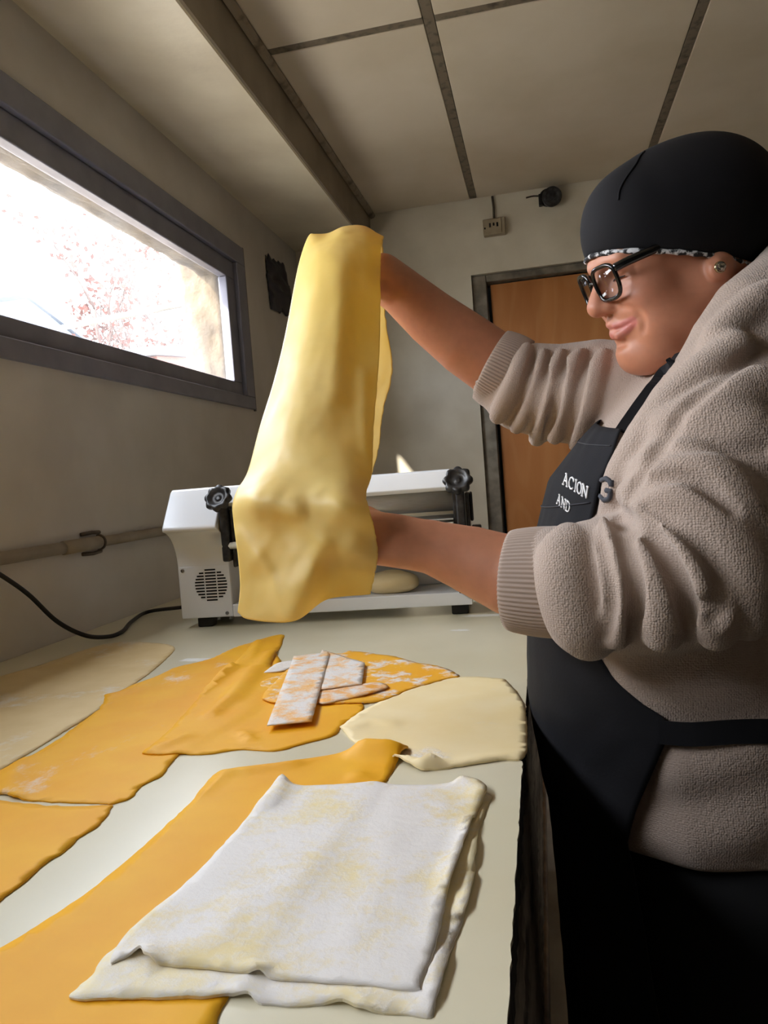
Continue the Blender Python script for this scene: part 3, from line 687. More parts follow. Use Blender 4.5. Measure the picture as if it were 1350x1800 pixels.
sheet('dough_sheet', pD, M_or2, 'long orange dough strip running under the floured sheets', seed=6, group=GRP, under=[(pF, .0018)], jit=.001,
      ridges=[([(640, 1325), (690, 1328)], .015, .014), ([(395, 1362), (440, 1356), (520, 1346)], .008, .004), ([(628, 1366), (632, 1370)], .008, .004), ([(380, 1370), (350, 1398)], .008, .003)])
pE2 = [(496, 1392), (560, 1398), (700, 1396), (851, 1396), (856, 1420), (844, 1455), (837, 1511), (834, 1546), (820, 1602), (802, 1652), (781, 1722), (763, 1775), (753, 1790), (690, 1785), (633, 1778), (598, 1768), (521, 1771), (464, 1768), (436, 1757), (408, 1757), (338, 1763), (281, 1764), (232, 1761), (183, 1766), (123, 1762), (140, 1742), (162, 1722), (183, 1690), (246, 1640), (366, 1535), (440, 1455)]
E2u = [(pD, .0018)]
sheet('dough_sheet', pE2, M_flr2, 'lower white floured dough sheet showing below the top one', seed=7, group=GRP, under=E2u, jit=.0014, jscale=60, wav=.0012,
      ridges=[([(436, 1760), (430, 1740)], .006, .004), ([(640, 1772), (600, 1765)], .008, .003), ([(834, 1546), (825, 1600)], .006, .004), ([(840, 1480), (836, 1520)], .006, .004), ([(770, 1760), (790, 1690)], .007, .003)])
pE1 = [(496, 1376), (517, 1387), (563, 1388), (633, 1386), (661, 1383), (704, 1386), (788, 1383), (816, 1377), (855, 1391), (851, 1413), (837, 1441), (820, 1483), (809, 1518), (788, 1581), (781, 1617), (763, 1680), (742, 1736), (733, 1748), (669, 1742), (563, 1733), (493, 1729), (457, 1721), (422, 1720), (338, 1712), (281, 1708), (257, 1702), (246, 1690), (215, 1698), (195, 1704), (211, 1668), (246, 1631), (310, 1578), (366, 1525), (394, 1493), (422, 1462), (457, 1420)]
sheet('dough_sheet', pE1, M_flr, 'top white floured rectangular dough sheet in the foreground', seed=8, group=GRP, base=.0019, under=[(pD, .0018)], jit=.0012, jscale=50, wav=.0008, step=.007,
      ridges=[([(496, 1380), (490, 1400), (470, 1425)], .010, .006), ([(816, 1379), (840, 1388), (848, 1405)], .010, .005), ([(250, 1692), (262, 1704)], .007, .006), ([(640, 1400), (600, 1480), (520, 1600)], .030, .0008), ([(830, 1450), (812, 1510), (800, 1560)], .006, .005), ([(790, 1520), (780, 1600), (765, 1660)], .007, .003), ([(430, 1600), (380, 1660), (300, 1690)], .015, .0015), ([(457, 1721), (450, 1712)], .005, .005), ([(700, 1400), (690, 1480), (640, 1620)], .016, .001)])
pG = [(563, 1152), (600, 1150), (619, 1146), (668, 1152), (700, 1157), (732, 1167), (774, 1174), (808, 1190), (790, 1194), (760, 1203), (718, 1215), (700, 1224), (669, 1234), (633, 1239), (563, 1241), (530, 1235), (520, 1200)]
GRP2 = 'small cut dough pieces piled on the table'
sheet('dough_piece', pG, M_orf3, 'pointed orange dough piece under the pile, tip towards table edge', seed=9, group=GRP2, base=.0008, under=[(pB2, .0018)], jit=.0022)
pG1 = [(440, 1208), (462, 1199), (493, 1186), (520, 1180), (540, 1200), (500, 1216), (465, 1212)]
sheet('dough_piece', pG1, M_orf3, 'small orange dough scrap at the left end of the pile', seed=10, group=GRP2, base=.0019, jit=.0012)
pG2 = [(461, 1234), (466, 1222), (474, 1214), (500, 1187), (514, 1175), (540, 1180), (560, 1200), (530, 1240), (485, 1241)]
sheet('dough_piece', pG2, M_orf3, 'orange dough scrap half hidden under the floured strip', seed=11, group=GRP2, base=.0036, jit=.001)
pG3 = [(464, 1188), (486, 1172), (514, 1166), (522, 1172), (500, 1184)]
sheet('dough_piece', pG3, flour_mat('white_flour_piece', (240, 234, 226), (236, 226, 210), .7, seed=1), 'small white floured scrap behind the strips', seed=12, group=GRP2, base=.0040, jit=.001)
pS3 = [(556, 1222), (600, 1216), (660, 1206), (683, 1214), (640, 1228), (600, 1238), (562, 1243)]
sheet('dough_piece', pS3, M_orf, 'orange dough strip lying crosswise at the front of the pile', seed=13, group=GRP2, base=.0044, jit=.0006)
pS2 = [(567, 1149), (584, 1154), (642, 1173), (637, 1211), (600, 1216), (563, 1221), (548, 1190)]
sheet('dough_piece', pS2, M_orf2, 'floured dough piece with slanted corner leaning beside the long strip', seed=14, group=GRP2, base=.0062, jit=.0005, sharp=True)
pS1 = [(517, 1163), (578, 1156), (580, 1160), (549, 1280), (470, 1288)]
sheet('dough_piece', pS1, M_orf2, 'long narrow floured dough strip on top of the pile', seed=15, group=GRP2, base=.0080, jit=.0004, sharp=True)
# thin flour smears on the table
M_fl = mat('flour', (240, 238, 230), .9, var=.05, scale=60)
def smear(px, py, rx, ry, seed, n=46):
    c = tb(px, py); V = [(c[0], c[1], TZ+.0009)]
    for i in range(n):
        t = 2*math.pi*i/n; q = 1+.5*mnoise.noise(Vector((math.cos(t)*2, math.sin(t)*2, seed)))+.3*mnoise.noise(Vector((math.cos(t)*7, math.sin(t)*7, seed)))
        V.append((c[0]+rx*q*math.cos(t), c[1]+ry*q*math.sin(t), TZ+.00025))
    o = mesh_obj('flour_smear', V, [(0, 1+i, 1+(i+1) % n) for i in range(n)], M_fl)
    return o
for k, (px, py, rx, ry, lab) in enumerate([(850, 1082, .045, .012, 'thin flour smear below the forearm near the table edge'), (810, 1108, .020, .008, 'small flour smear on the bare table behind the beige sheet'), (345, 1160, .03, .012, 'faint flour smear between pale sheet and orange sheet')]):
    tag(smear(px, py, rx, ry, k*3.3+1), lab, 'flour')

# ------------------------------------------------------------------ dough sheet held up by the hands
ROWS = [
 [(419,1076,.800),(440,1089,.790),(516,1091,.775),(573,1054,.790),(651,1044,.800)],
 [(423,1030,.800),(465,1045,.785),(528,1050,.768),(590,1022,.790),(658,1012,.795)],
 [(419,975,.800),(468,975,.782),(530,980,.775),(600,972,.778),(664,972,.785)],
 [(412,920,.805),(470,918,.785),(538,918,.780),(600,926,.770),(658,930,.780)],
 [(410,888,.815),(470,880,.782),(540,880,.778),(600,888,.764),(648,895,.780)],
 [(418,862,.83),(475,850,.800),(545,850,.795),(602,858,.785),(643,868,.80)],
 [(437,828,.86),(490,815,.83),(550,815,.82),(610,825,.82),(653,832,.84)],
 [(458,750,.90),(510,745,.86),(560,745,.855),(610,748,.87),(656,752,.89)],
 [(483,668,.95),(530,665,.905),(580,665,.90),(625,666,.92),(664,660,.94)],
 [(503,585,1.0),(545,580,.955),(590,580,.95),(630,580,.97),(668,580,.99)],
 [(524,474,1.06),(560,470,1.015),(600,465,1.01),(640,465,1.03),(668,480,1.05)],
 [(539,424,1.10),(565,430,1.06),(600,420,1.055),(640,418,1.065),(670,430,1.08)],
 [(549,412,1.125),(575,413,1.11),(604,401,1.105),(640,401,1.11),(674,417,1.12)],
 [(556,430,1.18),(580,425,1.18),(610,415,1.18),(645,415,1.18),(672,440,1.18)],
 [(560,540,1.21),(590,540,1.20),(620,540,1.20),(650,540,1.20),(677,555,1.20)],
 [(560,650,1.21),(590,650,1.20),(620,650,1.20),(650,650,1.20),(690,650,1.20)],
 [(560,720,1.20),(590,720,1.19),(620,720,1.19),(650,720,1.19),(673,722,1.19)],
 [(560,780,1.18),(590,780,1.18),(620,780,1.18),(645,780,1.18),(666,786,1.18)],
 [(560,836,1.17),(590,836,1.17),(620,836,1.17),(640,836,1.17),(652,838,1.17)]]
NU, NV = 72, 240
key = np.array([spline([W(*p) for p in r], NU) for r in ROWS])           # rows x NU x 3
grid = np.array([spline(key[:, j], NV) for j in range(NU)])              # NU x NV x 3
bmp = [((545, 422), 1.085, .016, .008), ((602, 408), 1.075, .014, .007), ((580, 627), .948, .010, .006), ((440, 880), .79, .022, .008), ((600, 890), .768, .028, .004), ((560, 862), .78, .012, .002), ((485, 865), .79, .012, .002), ((520, 1045), .775, .022, .008), ((465, 1010), .785, .02, -.008), ((590, 990), .78, .025, -.006), ((500, 930), .78, .02, -.006)]
tocam = CAM[None, None]-grid; tocam /= np.linalg.norm(tocam, axis=2)[..., None]
for (px, Yb, s_, h_) in bmp:
    c = W(px[0], px[1], Yb); d2 = ((grid-c)**2).sum(2); grid = grid+tocam*(h_*np.exp(-d2/(s_*s_)))[..., None]
for (a, b, Ya, Yb2, s_, h_) in [((452, 985), (520, 1085), .785, .775, .012, .009), ((570, 960), (515, 1080), .775, .775, .012, .010), ((425, 940), (470, 1000), .80, .785, .010, .006), ((640, 900), (600, 1020), .78, .785, .014, .006), ((520, 900), (640, 985), .78, .78, .016, .006), ((425, 870), (520, 900), .80, .78, .012, .007), ((640, 660), (640, 850), .93, .84, .010, .006), ((600, 470), (590, 700), 1.01, .89, .016, .006)]:
    A3, B3 = W(*a, Ya), W(*b, Yb2); e = B3-A3; t = np.clip(((grid-A3)@e)/(e@e), 0, 1); d2 = ((grid-A3-t[..., None]*e)**2).sum(2)
    grid = grid+tocam*(h_*np.exp(-d2/(s_*s_)))[..., None]
for i in range(NU):
    for j in range(NV):
        p = grid[i, j]; grid[i, j] = p+tocam[i, j]*(.0022*mnoise.noise(Vector(p*26))+.001*mnoise.noise(Vector(p*70)))
# ragged cut on the right edge of the back flap
for j in range(NV):
    for i in range(NU-6, NU):
        f_ = (i-(NU-7))/6
        grid[i, j] += np.array([1, 0, 0])*f_*(.0022*mnoise.noise(Vector((j*.35, 1, 1)))+.0012*mnoise.noise(Vector((j*.9, 7, 1))))*(1.0 if j > NV*.62 else .35)
du = np.gradient(grid, axis=0); dv = np.gradient(grid, axis=1); nrm = np.cross(du, dv); nrm /= np.linalg.norm(nrm, axis=2)[..., None]+1e-12
th = .0022
G1 = (grid+nrm*th/2).reshape(-1, 3); G2 = (grid-nrm*th/2).reshape(-1, 3); N_ = NU*NV
Fq = []
for i in range(NU-1):
    for j in range(NV-1):
        a = i*NV+j; Fq.append((a, a+NV, a+NV+1, a+1)); Fq.append((a+N_, a+1+N_, a+NV+1+N_, a+NV+N_))
for i in range(NU-1):
    a = i*NV; Fq.append((a, a+N_, a+NV+N_, a+NV)); a = i*NV+NV-1; Fq.append((a, a+NV, a+NV+N_, a+N_))
for j in range(NV-1):
    a = j; Fq.append((a, a+1, a+1+N_, a+N_)); a = (NU-1)*NV+j; Fq.append((a, a+N_, a+1+N_, a+1))
tag(mesh_obj('dough_sheet', np.vstack([G1, G2]), np.array(Fq), M_doughH), 'yellow dough sheet hanging over the raised hands', 'dough sheet')
# ------------------------------------------------------------------ implicit-surface modelling tools
def smin(a, b, k):
    if k <= 0: return np.minimum(a, b)
    h = np.clip(.5+.5*(b-a)/k, 0, 1); return b+(a-b)*h-k*h*(1-h)
def smax(a, b, k): return -smin(-a, -b, k)
class Field:
    def __init__(s, xs, ys, zs):
        s.ax = [np.asarray(a, np.float32) for a in (xs, ys, zs)]
        s.D = np.full([len(a) for a in s.ax], .5, np.float32)
    def sub(s, lo, hi):
        sl = tuple(slice(max(0, int(np.searchsorted(s.ax[i], lo[i]))-1), min(len(s.ax[i]), int(np.searchsorted(s.ax[i], hi[i]))+1)) for i in range(3))
        X = s.ax[0][sl[0]][:, None, None]; Y = s.ax[1][sl[1]][None, :, None]; Z = s.ax[2][sl[2]][None, None, :]
        return sl, X, Y, Z
    def op(s, fn, lo, hi, k=.01, mode='add'):
        m = k+.012
        sl, X, Y, Z = s.sub(np.asarray(lo)-m, np.asarray(hi)+m)
        if any(q.stop <= q.start for q in sl): return
        d = fn(X, Y, Z).astype(np.float32); a = s.D[sl]
        s.D[sl] = smin(a, d, k) if mode == 'add' else (smax(a, -d, k) if mode == 'cut' else smax(a, d, k))
    def chain(s, pts, rad, k=.01, mode='add'):
        pts = np.asarray(pts, float); rad = np.full(len(pts), rad) if np.isscalar(rad) else np.asarray(rad, float)
        R_ = rad.max()
        def fn(X, Y, Z):
            out = None
            for i in range(len(pts)-1):
                a, b = pts[i], pts[i+1]; e = b-a; l2 = e@e+1e-12
                t = np.clip(((X-a[0])*e[0]+(Y-a[1])*e[1]+(Z-a[2])*e[2])/l2, 0, 1)
                d = np.sqrt((X-a[0]-t*e[0])**2+(Y-a[1]-t*e[1])**2+(Z-a[2]-t*e[2])**2)-(rad[i]+(rad[i+1]-rad[i])*t)
                out = d if out is None else np.minimum(out, d)
            return out
        s.op(fn, pts.min(0)-R_, pts.max(0)+R_, k, mode)
    def ball(s, c, r, k=.01, mode='add', A=None):
        c = np.asarray(c, float); r = np.array([r, r, r], float) if np.isscalar(r) else np.asarray(r, float)
        A = np.eye(3) if A is None else A
        ext = np.sqrt(((A*r[None, :])**2).sum(1))
        def fn(X, Y, Z):
            dx, dy, dz = X-c[0], Y-c[1], Z-c[2]
            q = [A[0, i]*dx+A[1, i]*dy+A[2, i]*dz for i in range(3)]
            k0 = np.sqrt((q[0]/r[0])**2+(q[1]/r[1])**2+(q[2]/r[2])**2)
            k1 = np.sqrt((q[0]/r[0]**2)**2+(q[1]/r[1]**2)**2+(q[2]/r[2]**2)**2)+1e-9
            return k0*(k0-1)/k1
        s.op(fn, c-ext, c+ext, k, mode)
    def sample(s, P):
        idx = []; fr = []
        for i in range(3):
            a = s.ax[i]; j = int(np.clip(np.searchsorted(a, P[i])-1, 0, len(a)-2)); idx.append(j); fr.append(min(1, max(0, (P[i]-a[j])/(a[j+1]-a[j]))))
        i, j, k = idx; fx, fy, fz = fr; D = s.D[i:i+2, j:j+2, k:k+2]
        D = D[0]*(1-fx)+D[1]*fx; D = D[0]*(1-fy)+D[1]*fy; return float(D[0]*(1-fz)+D[1]*fz)
    def hit(s, px, py, off=0.0):
        d = ray(px, py); d /= np.linalg.norm(d); t = .45
        inside = lambda P: all(s.ax[i][0] < P[i] < s.ax[i][-1] for i in range(3))
        while t < 1.6:
            P = CAM+d*t
            if inside(P):
                v = s.sample(P)-off
                if v < .0005: return P
                t += max(.0008, min(v*.7, .02))
            else: t += .01
        return None
    def mesh(s):
        D = s.D; S = D < 0
        nx, ny, nz = D.shape
        cnt = np.zeros((nx-1, ny-1, nz-1), np.uint8)
        for a in (0, 1):
            for b in (0, 1):
                for c in (0, 1): cnt += S[a:nx-1+a, b:ny-1+b, c:nz-1+c]
        act = (cnt > 0) & (cnt < 8)
        I, J, K = np.nonzero(act); n = len(I)
        idm = np.full(act.shape, -1, np.int32); idm[I, J, K] = np.arange(n)
        cor = {}
        for a in (0, 1):
            for b in (0, 1):
                for c in (0, 1): cor[a, b, c] = D[I+a, J+b, K+c]
        acc = np.zeros((n, 3)); w = np.zeros(n)
        for p in cor:
            for ax in range(3):
                if p[ax] == 0:
                    q = list(p); q[ax] = 1; q = tuple(q); va, vb = cor[p], cor[q]
                    m = (va < 0) != (vb < 0); t = np.where(m, va/(va-vb+1e-12), 0)
                    for i in range(3):
                        val = (t if i == ax else np.full(n, p[i])); acc[:, i] += np.where(m, val, 0)
                    w += m
        acc /= w[:, None]
        V = np.zeros((n, 3))
        for i, Q in enumerate((I, J, K)):
            a = s.ax[i]; V[:, i] = a[Q]+acc[:, i]*(a[Q+1]-a[Q])
        Fs = []
        for ax in range(3):
            sl0 = [slice(1, -1)]*3; sl0[ax] = slice(0, -1); sl1 = list(sl0); sl1[ax] = slice(1, None)
            A_, B_ = S[tuple(sl0)], S[tuple(sl1)]
            e = np.nonzero(A_ != B_); ee = [e[i]+(0 if i == ax else 1) for i in range(3)]
            o1, o2 = (ax+1) % 3, (ax+2) % 3
            def cell(d1, d2):
                q = [x.copy() for x in ee]; q[o1] = q[o1]-d1; q[o2] = q[o2]-d2; return idm[q[0], q[1], q[2]]
            quad = np.stack([cell(1, 1), cell(0, 1), cell(0, 0), cell(1, 0)], 1)
            flip = ~A_[e]
            quad[flip] = quad[flip][:, ::-1]
            Fs.append(quad)
        Fq = np.vstack(Fs); Fq = Fq[(Fq >= 0).all(1)]
        return V, Fq
def relax(V, Fq, it=1, lam=.5):
    E = np.vstack([Fq[:, [0, 1]], Fq[:, [1, 2]], Fq[:, [2, 3]], Fq[:, [3, 0]]])
    for _ in range(it):
        for l in (lam, -lam*1.02):
            acc = np.zeros_like(V); c = np.zeros(len(V))
            for i in range(3):
                acc[:, i] = np.bincount(E[:, 0], V[E[:, 1], i], len(V))+np.bincount(E[:, 1], V[E[:, 0], i], len(V))
            c = np.bincount(E[:, 0], minlength=len(V))+np.bincount(E[:, 1], minlength=len(V))
            V = V+l*(acc/np.maximum(c, 1)[:, None]-V)
    return V
def axis_mix(lo, hi, f0, f1, fine, coarse):
    a = [lo]
    while a[-1] < hi: a.append(a[-1]+(fine if f0 <= a[-1] < f1 else coarse))
    return np.array(a)

# ------------------------------------------------------------------ the person
per = empty('person', (.2, .985, 0), 'person in taupe hoodie, black apron and black cap holding up dough', 'person')
HS = .93
H0 = np.array([.1735, .9885, 1.4202])
def Rm(y, p, r):
    fw = np.array([-math.cos(y)*math.cos(p), -math.sin(y)*math.cos(p), -math.sin(p)]); lf = np.array([math.sin(y), -math.cos(y), 0.]); up = np.cross(fw, lf)
    return np.array([fw, math.cos(r)*lf+math.sin(r)*up, -math.sin(r)*lf+math.cos(r)*up]).T
HA = Rm(.2637, .2771, -.1029)
def h(f, l, u): return H0+HA@(np.array([f, l, u])*HS)

B = Field(axis_mix(-.44, .42, .05, .30, .002, .004), axis_mix(.70, 1.26, .86, 1.04, .0022, .004), axis_mix(.92, 1.60, 1.27, 1.48, .002, .004))
def hb_(c, r, k=.01, mode='add'): B.ball(h(*c), np.asarray(r)*HS if not np.isscalar(r) else r*HS, k, mode, HA)
def hc_(pts, r, k=.01, mode='add'): B.chain([h(*p) for p in pts], np.asarray(r)*HS, k, mode)
# skull and face masses
hb_((-.015, 0, .045), (.098, .076, .085), .0)
hb_((.040, 0, -.025), (.056, .061, .085), .03)
hb_((.066, 0, .030), (.026, .052, .030), .02)                       # forehead front
for s_ in (-1, 1):
    hc_([(-.012, s_*.056, -.045), (.02, s_*.050, -.080), (.062, s_*.022, -.096)], [.022, .024, .020], .03)
    hb_((.060, s_*.042, -.026), (.031, .028, .025), .016)           # cheek
    hb_((.042, s_*.046, -.064), (.036, .028, .032), .022)           # jowl
hb_((.082, 0, -.091), (.017, .022, .017), .016)                     # chin
hb_((.052, 0, -.106), (.042, .046, .023), .022)                     # under-chin fold
hb_((.078, 0, -.050), (.020, .030, .026), .014)                     # muzzle
hc_([(.082, -.040, .026), (.090, -.016, .028), (.090, .016, .028), (.082, .040, .026)], [.008, .010, .010, .008], .014)
# eye sockets, eyelids
for s_ in (-1, 1):
    hb_((.096, s_*.033, .008), (.014, .018, .010), .014, 'cut')
    hb_((.0745, s_*.033, .009), (.0135, .0165, .0125), .005)
    hc_([(.083, s_*.020, -.004), (.083, s_*.034, -.006), (.076, s_*.047, -.003)], .0045, .006)
    hc_([(.0895, s_*.022, .0055), (.0895, s_*.034, .0045), (.0835, s_*.047, .0055)], .0012, .003, 'cut')
# nose
hc_([(.088, 0, .020), (.0985, 0, .004), (.107, 0, -.012), (.1095, 0, -.020)], [.0075, .0085, .0115, .0130], .010)
hb_((.110, 0, -.022), (.0125, .0135, .0115), .006)
for s_ in (-1, 1):
    hb_((.0985, s_*.0135, -.0260), (.0110, .0075, .0085), .006)
    hb_((.1015, s_*.0075, -.0365), (.0055, .0035, .0040), .003, 'cut')
# lips
for s_ in (-1, 1):
    hc_([(.0990, 0, -.0490), (.0965, s_*.010, -.0482), (.0870, s_*.021, -.0505), (.0755, s_*.0295, -.0515)], [.0052, .0056, .0042, .0024], .004)
    hc_([(.0960, 0, -.0625), (.0935, s_*.010, -.0620), (.0840, s_*.021, -.0580), (.0755, s_*.0290, -.0528)], [.0078, .0074, .0052, .0022], .004)
    hc_([(.1045, 0, -.0552), (.1010, s_*.011, -.0545), (.0900, s_*.022, -.0530), (.0765, s_*.0310, -.0512)], [.0016, .0018, .0018, .0014], .002, 'cut')
hb_((.0975, 0, -.0775), (.006, .016, .004), .008, 'cut')
# mouth corner, smile crease and outer-eye lines on the side facing the window light
def face_trace(px_list, rad, off, k, mode):
    P = []
    for p in px_list:
        q = B.hit(*p)
        if q is None or (P and np.linalg.norm(q-P[-1]) > .05): continue
        d = ray(*p); d /= np.linalg.norm(d); P.append(q+d*off)
    if len(P) > 1:
        P = spline(P, len(P)*4); B.chain(P, np.interp(np.linspace(0, 1, len(P)), np.linspace(0, 1, len(rad)), rad), k, mode)
    return P
UL = face_trace([(1082, 572), (1092, 570), (1103, 566), (1114, 561)], [.0042, .0042, .0036, .0020], .0025, .003, 'add')
LL = face_trace([(1088, 589), (1097, 583), (1107, 574), (1115, 565)], [.0060, .0056, .0042, .0020], .0030, .003, 'add')
face_trace([(1080, 580), (1090, 577), (1100, 572), (1110, 566), (1120, 560)], [.0016, .0018, .0018, .0018, .0014], .0, .002, 'cut')
face_trace([(1092, 540), (1108, 543), (1122, 552), (1130, 568), (1130, 582)], [.0010, .0022, .0028, .0022, .0010], -.0005, .008, 'cut')
face_trace([(1092, 484), (1104, 476), (1116, 470)], [.0010, .0013, .0006], .0, .003, 'cut')
face_trace([(1094, 490), (1108, 486), (1120, 480)], [.0008, .0011, .0006], .0, .003, 'cut')
# ears
for s_ in (-1, 1):
    hb_((-.020, s_*.077, -.026), (.015, .0075, .016), .004)
    hb_((-.015, s_*.083, -.028), (.0120, .0065, .0125), .003)
    hb_((-.010, s_*.086, -.015), (.005, .005, .004), .003, 'cut')
# neck and trunk core
nb_ = np.array([.255, 1.0, 1.27])
B.chain([h(-.035, 0, -.03), h(-.045, 0, -.10), nb_], [.062, .062, .07], .03)
B.chain([nb_, (.25, .99, 1.15), (.24, .985, 1.0)], [.08, .11, .13], .04)
# near arm (left) and far arm (right)
NA = [W(655, 945, .815), W(690, 950, .818), W(760, 962, .822), W(830, 985, .822), W(900, 1012, .815), W(1000, 1020, .79), W(1170, 1020, .765)]
B.chain(NA, [.027, .0285, .0305, .038, .044, .046, .046], .02)
B.chain([NA[-1], W(1290, 800, .84), (.24, .90, 1.20)], [.046, .05, .06], .02)
FA = [W(672, 487, 1.125), W(705, 512, 1.125), W(760, 560, 1.13), W(820, 606, 1.13), W(880, 648, 1.13), W(960, 690, 1.12)]
B.chain(FA, [.035, .036, .042, .047, .048, .046], .02)
B.chain([FA[-1], W(1080, 710, 1.09), (.24, 1.07, 1.20)], [.046, .05, .06], .02)
# hands
def hand(wr, fw, nrm, side, S=1.0, curl=.25, k=.008):
    """wr wrist, fw pointing along the fingers, nrm out of the back of the hand, side towards the thumb"""
    fw, nrm, side = [np.asarray(v, float)/np.linalg.norm(v) for v in (fw, nrm, side)]
    side = side-fw*(side@fw); side /= np.linalg.norm(side); nrm = nrm-fw*(nrm@fw)-side*(nrm@side); nrm /= np.linalg.norm(nrm)
    p = lambda a, b, c: np.asarray(wr)+S*(fw*a+side*b+nrm*c)
    for b0, b1 in ((.018, .032), (.006, .011), (-.006, -.010), (-.017, -.030)):
        B.chain([p(-.01, b0*.8, 0), p(.045, (b0+b1)/2, .003), p(.088, b1, .004)], [.017*S, .0145*S, .0115*S], .012)
    for b1, L_, r in ((.032, .070, .0088), (.011, .078, .0092), (-.010, .072, .0088), (-.030, .058, .0078)):
        q = [p(.088, b1, .004)]; a = 0; pos = np.array([.088, .004])
        for seg in (.44, .31, .25):
            a -= curl; pos = pos+L_*seg*np.array([math.cos(a), math.sin(a)]); q.append(p(pos[0], b1*1.04, pos[1]))
        B.chain(q, [r*1.12*S, r*S, r*.94*S, r*.82*S], .004)
    B.chain([p(.012, .022, -.006), p(.042, .046, -.012), p(.070, .060, -.014), p(.092, .064, -.016)], [.016*S, .0125*S, .0105*S, .0085*S], .008)
hand(W(692, 950, .818), (-1, -.02, .16), (.1, -.8, .75), (0, .7, .7), .92, .24)
hand(W(714, 519, 1.13), W(575, 440, 1.115)-W(714, 519, 1.13), (-.35, -.35, .9), (0, -1, -.2), .88, .5)
V, Fq = B.mesh()
V = relax(V, Fq, 1)
Vl = (V-H0) @ HA/HS
SK = np.array(hexlin(192, 131, 102)[:3]); col = np.tile(SK, (len(V), 1))
ins = (np.abs(Vl[:, 1]) < .09) & (Vl[:, 0] > 0) & (Vl[:, 2] < .06) & (Vl[:, 2] > -.14)
def dist_chain(P, pts):
    d = np.full(len(P), 9.)
    for a, b in zip(pts[:-1], pts[1:]):
        a, b = np.array(a), np.array(b); e = b-a; t = np.clip(((P-a)@e)/(e@e), 0, 1); d = np.minimum(d, np.linalg.norm(P-a-t[:, None]*e, axis=1))
    return d
lip = np.full(len(V), 9.)
for s_ in (-1, 1):
    lip = np.minimum(lip, dist_chain(Vl, [(.0995, 0, -.0500), (.0965, s_*.010, -.0492), (.0870, s_*.021, -.0512), (.0755, s_*.0295, -.0520)])-.0045)
    lip = np.minimum(lip, dist_chain(Vl, [(.0985, 0, -.0630), (.0955, s_*.010, -.0625), (.0850, s_*.021, -.0585), (.0755, s_*.0290, -.0530)])-.0058)
for ch_, o_l in ((UL, .0042), (LL, .0052)):
    if len(ch_) > 1: lip = np.minimum(lip, dist_chain(V, [tuple(p) for p in ch_])/HS-o_l)
lt = np.clip(1-lip/.0022, 0, 1)[:, None]*ins[:, None]
col = col*(1-lt)+np.array(hexlin(196, 118, 110)[:3])*lt
rd = np.zeros(len(V))
for c, s2, a in (((.110, 0, -.022), .014, .5), ((.072, .048, -.022), .024, .35), ((.072, -.048, -.022), .024, .35)):
    rd = np.maximum(rd, a*np.exp(-((Vl-np.array(c))**2).sum(1)/s2**2))
col = col*(1-rd[:, None])+np.array(hexlin(206, 132, 112)[:3])*rd[:, None]
M_skin = mat('skin', (186, 124, 94), .48, var=.04, scale=50, bump=.12, bscale=420, bdist=.0006, sss=.25)
nt = M_skin.node_tree; at_ = nt.nodes.new('ShaderNodeAttribute'); at_.attribute_name = 'Col'
mxs = nt.nodes.new('ShaderNodeMix'); mxs.data_type = 'RGBA'; mxs.blend_type = 'MULTIPLY'; mxs.inputs['Factor'].default_value = 1
nzs = nt.nodes.new('ShaderNodeTexNoise'); nzs.inputs['Scale'].default_value = 90; nrs = nt.nodes.new('ShaderNodeMapRange'); nrs.inputs['To Min'].default_value = .88; nrs.inputs['To Max'].default_value = 1.1
tcs = nt.nodes.new('ShaderNodeTexCoord'); nt.links.new(tcs.outputs['Object'], nzs.inputs['Vector'])
nt.links.new(nzs.outputs['Fac'], nrs.inputs['Value']); nt.links.new(at_.outputs['Color'], mxs.inputs['A']); nt.links.new(nrs.outputs['Result'], mxs.inputs['B'])
nt.links.new(mxs.outputs['Result'], nt.nodes['Principled BSDF'].inputs['Base Color'])
body = mesh_obj('body', V, Fq, M_skin, per, cols=np.c_[col, np.ones(len(col))])

# ---- eyes: dark lash line and brows
M_lash = mat('dark_hair', (34, 26, 22), .6, var=.3, scale=300)
for s_ in (-1, 1):
    tube_obj('eyelash', spline([h(.0875, s_*.019, .0035), h(.0895, s_*.032, .0050), h(.0835, s_*.047, .0045)], 12), list(np.interp(np.linspace(0, 1, 12), [0, .5, 1], [.0005, .0013, .0006])), M_lash, per, seg=6)

# ---- cap
Cf = Field(*[np.arange(H0[i]-.16*HS-(.05 if i == 0 else .02), H0[i]+.19*HS, .003) for i in range(3)])
Cf.ball(h(-.026, 0, .043), np.array([.1240, .0900, .1060])*HS, 0, 'add', HA)
Cf.ball(h(-.075, 0, .050), np.array([.085, .080, .085])*HS, .03, 'add', HA)
Cf.ball(h(.038, 0, .062), np.array([.058, .066, .068])*HS, .02, 'add', HA)
pn = HA@np.array([-.46, 0, 1.0]); pn /= np.linalg.norm(pn); pc_ = h(0, 0, -.001)
sl, X, Y, Z = Cf.sub(np.array([a[0] for a in Cf.ax]), np.array([a[-1] for a in Cf.ax]))
Dfull = Cf.D.copy()
plane = lambda X, Y, Z: -((X-pc_[0])*pn[0]+(Y-pc_[1])*pn[1]+(Z-pc_[2])*pn[2])
# shallow wrinkles
wr = np.zeros_like(Cf.D)
Cf.D = smax(Cf.D, plane(X, Y, Z).astype(np.float32), .004)
V, Fq = Cf.mesh(); V = relax(V, Fq, 2)
M_cap = mat('cap_cotton', (21, 20, 23), .88, rgb2=(17, 16, 19), scale=8, bump=.25, bscale=500, bdist=.0005, spec=.3)
cap = mesh_obj('cap', V, Fq, M_cap, per)
Cf.D = Dfull
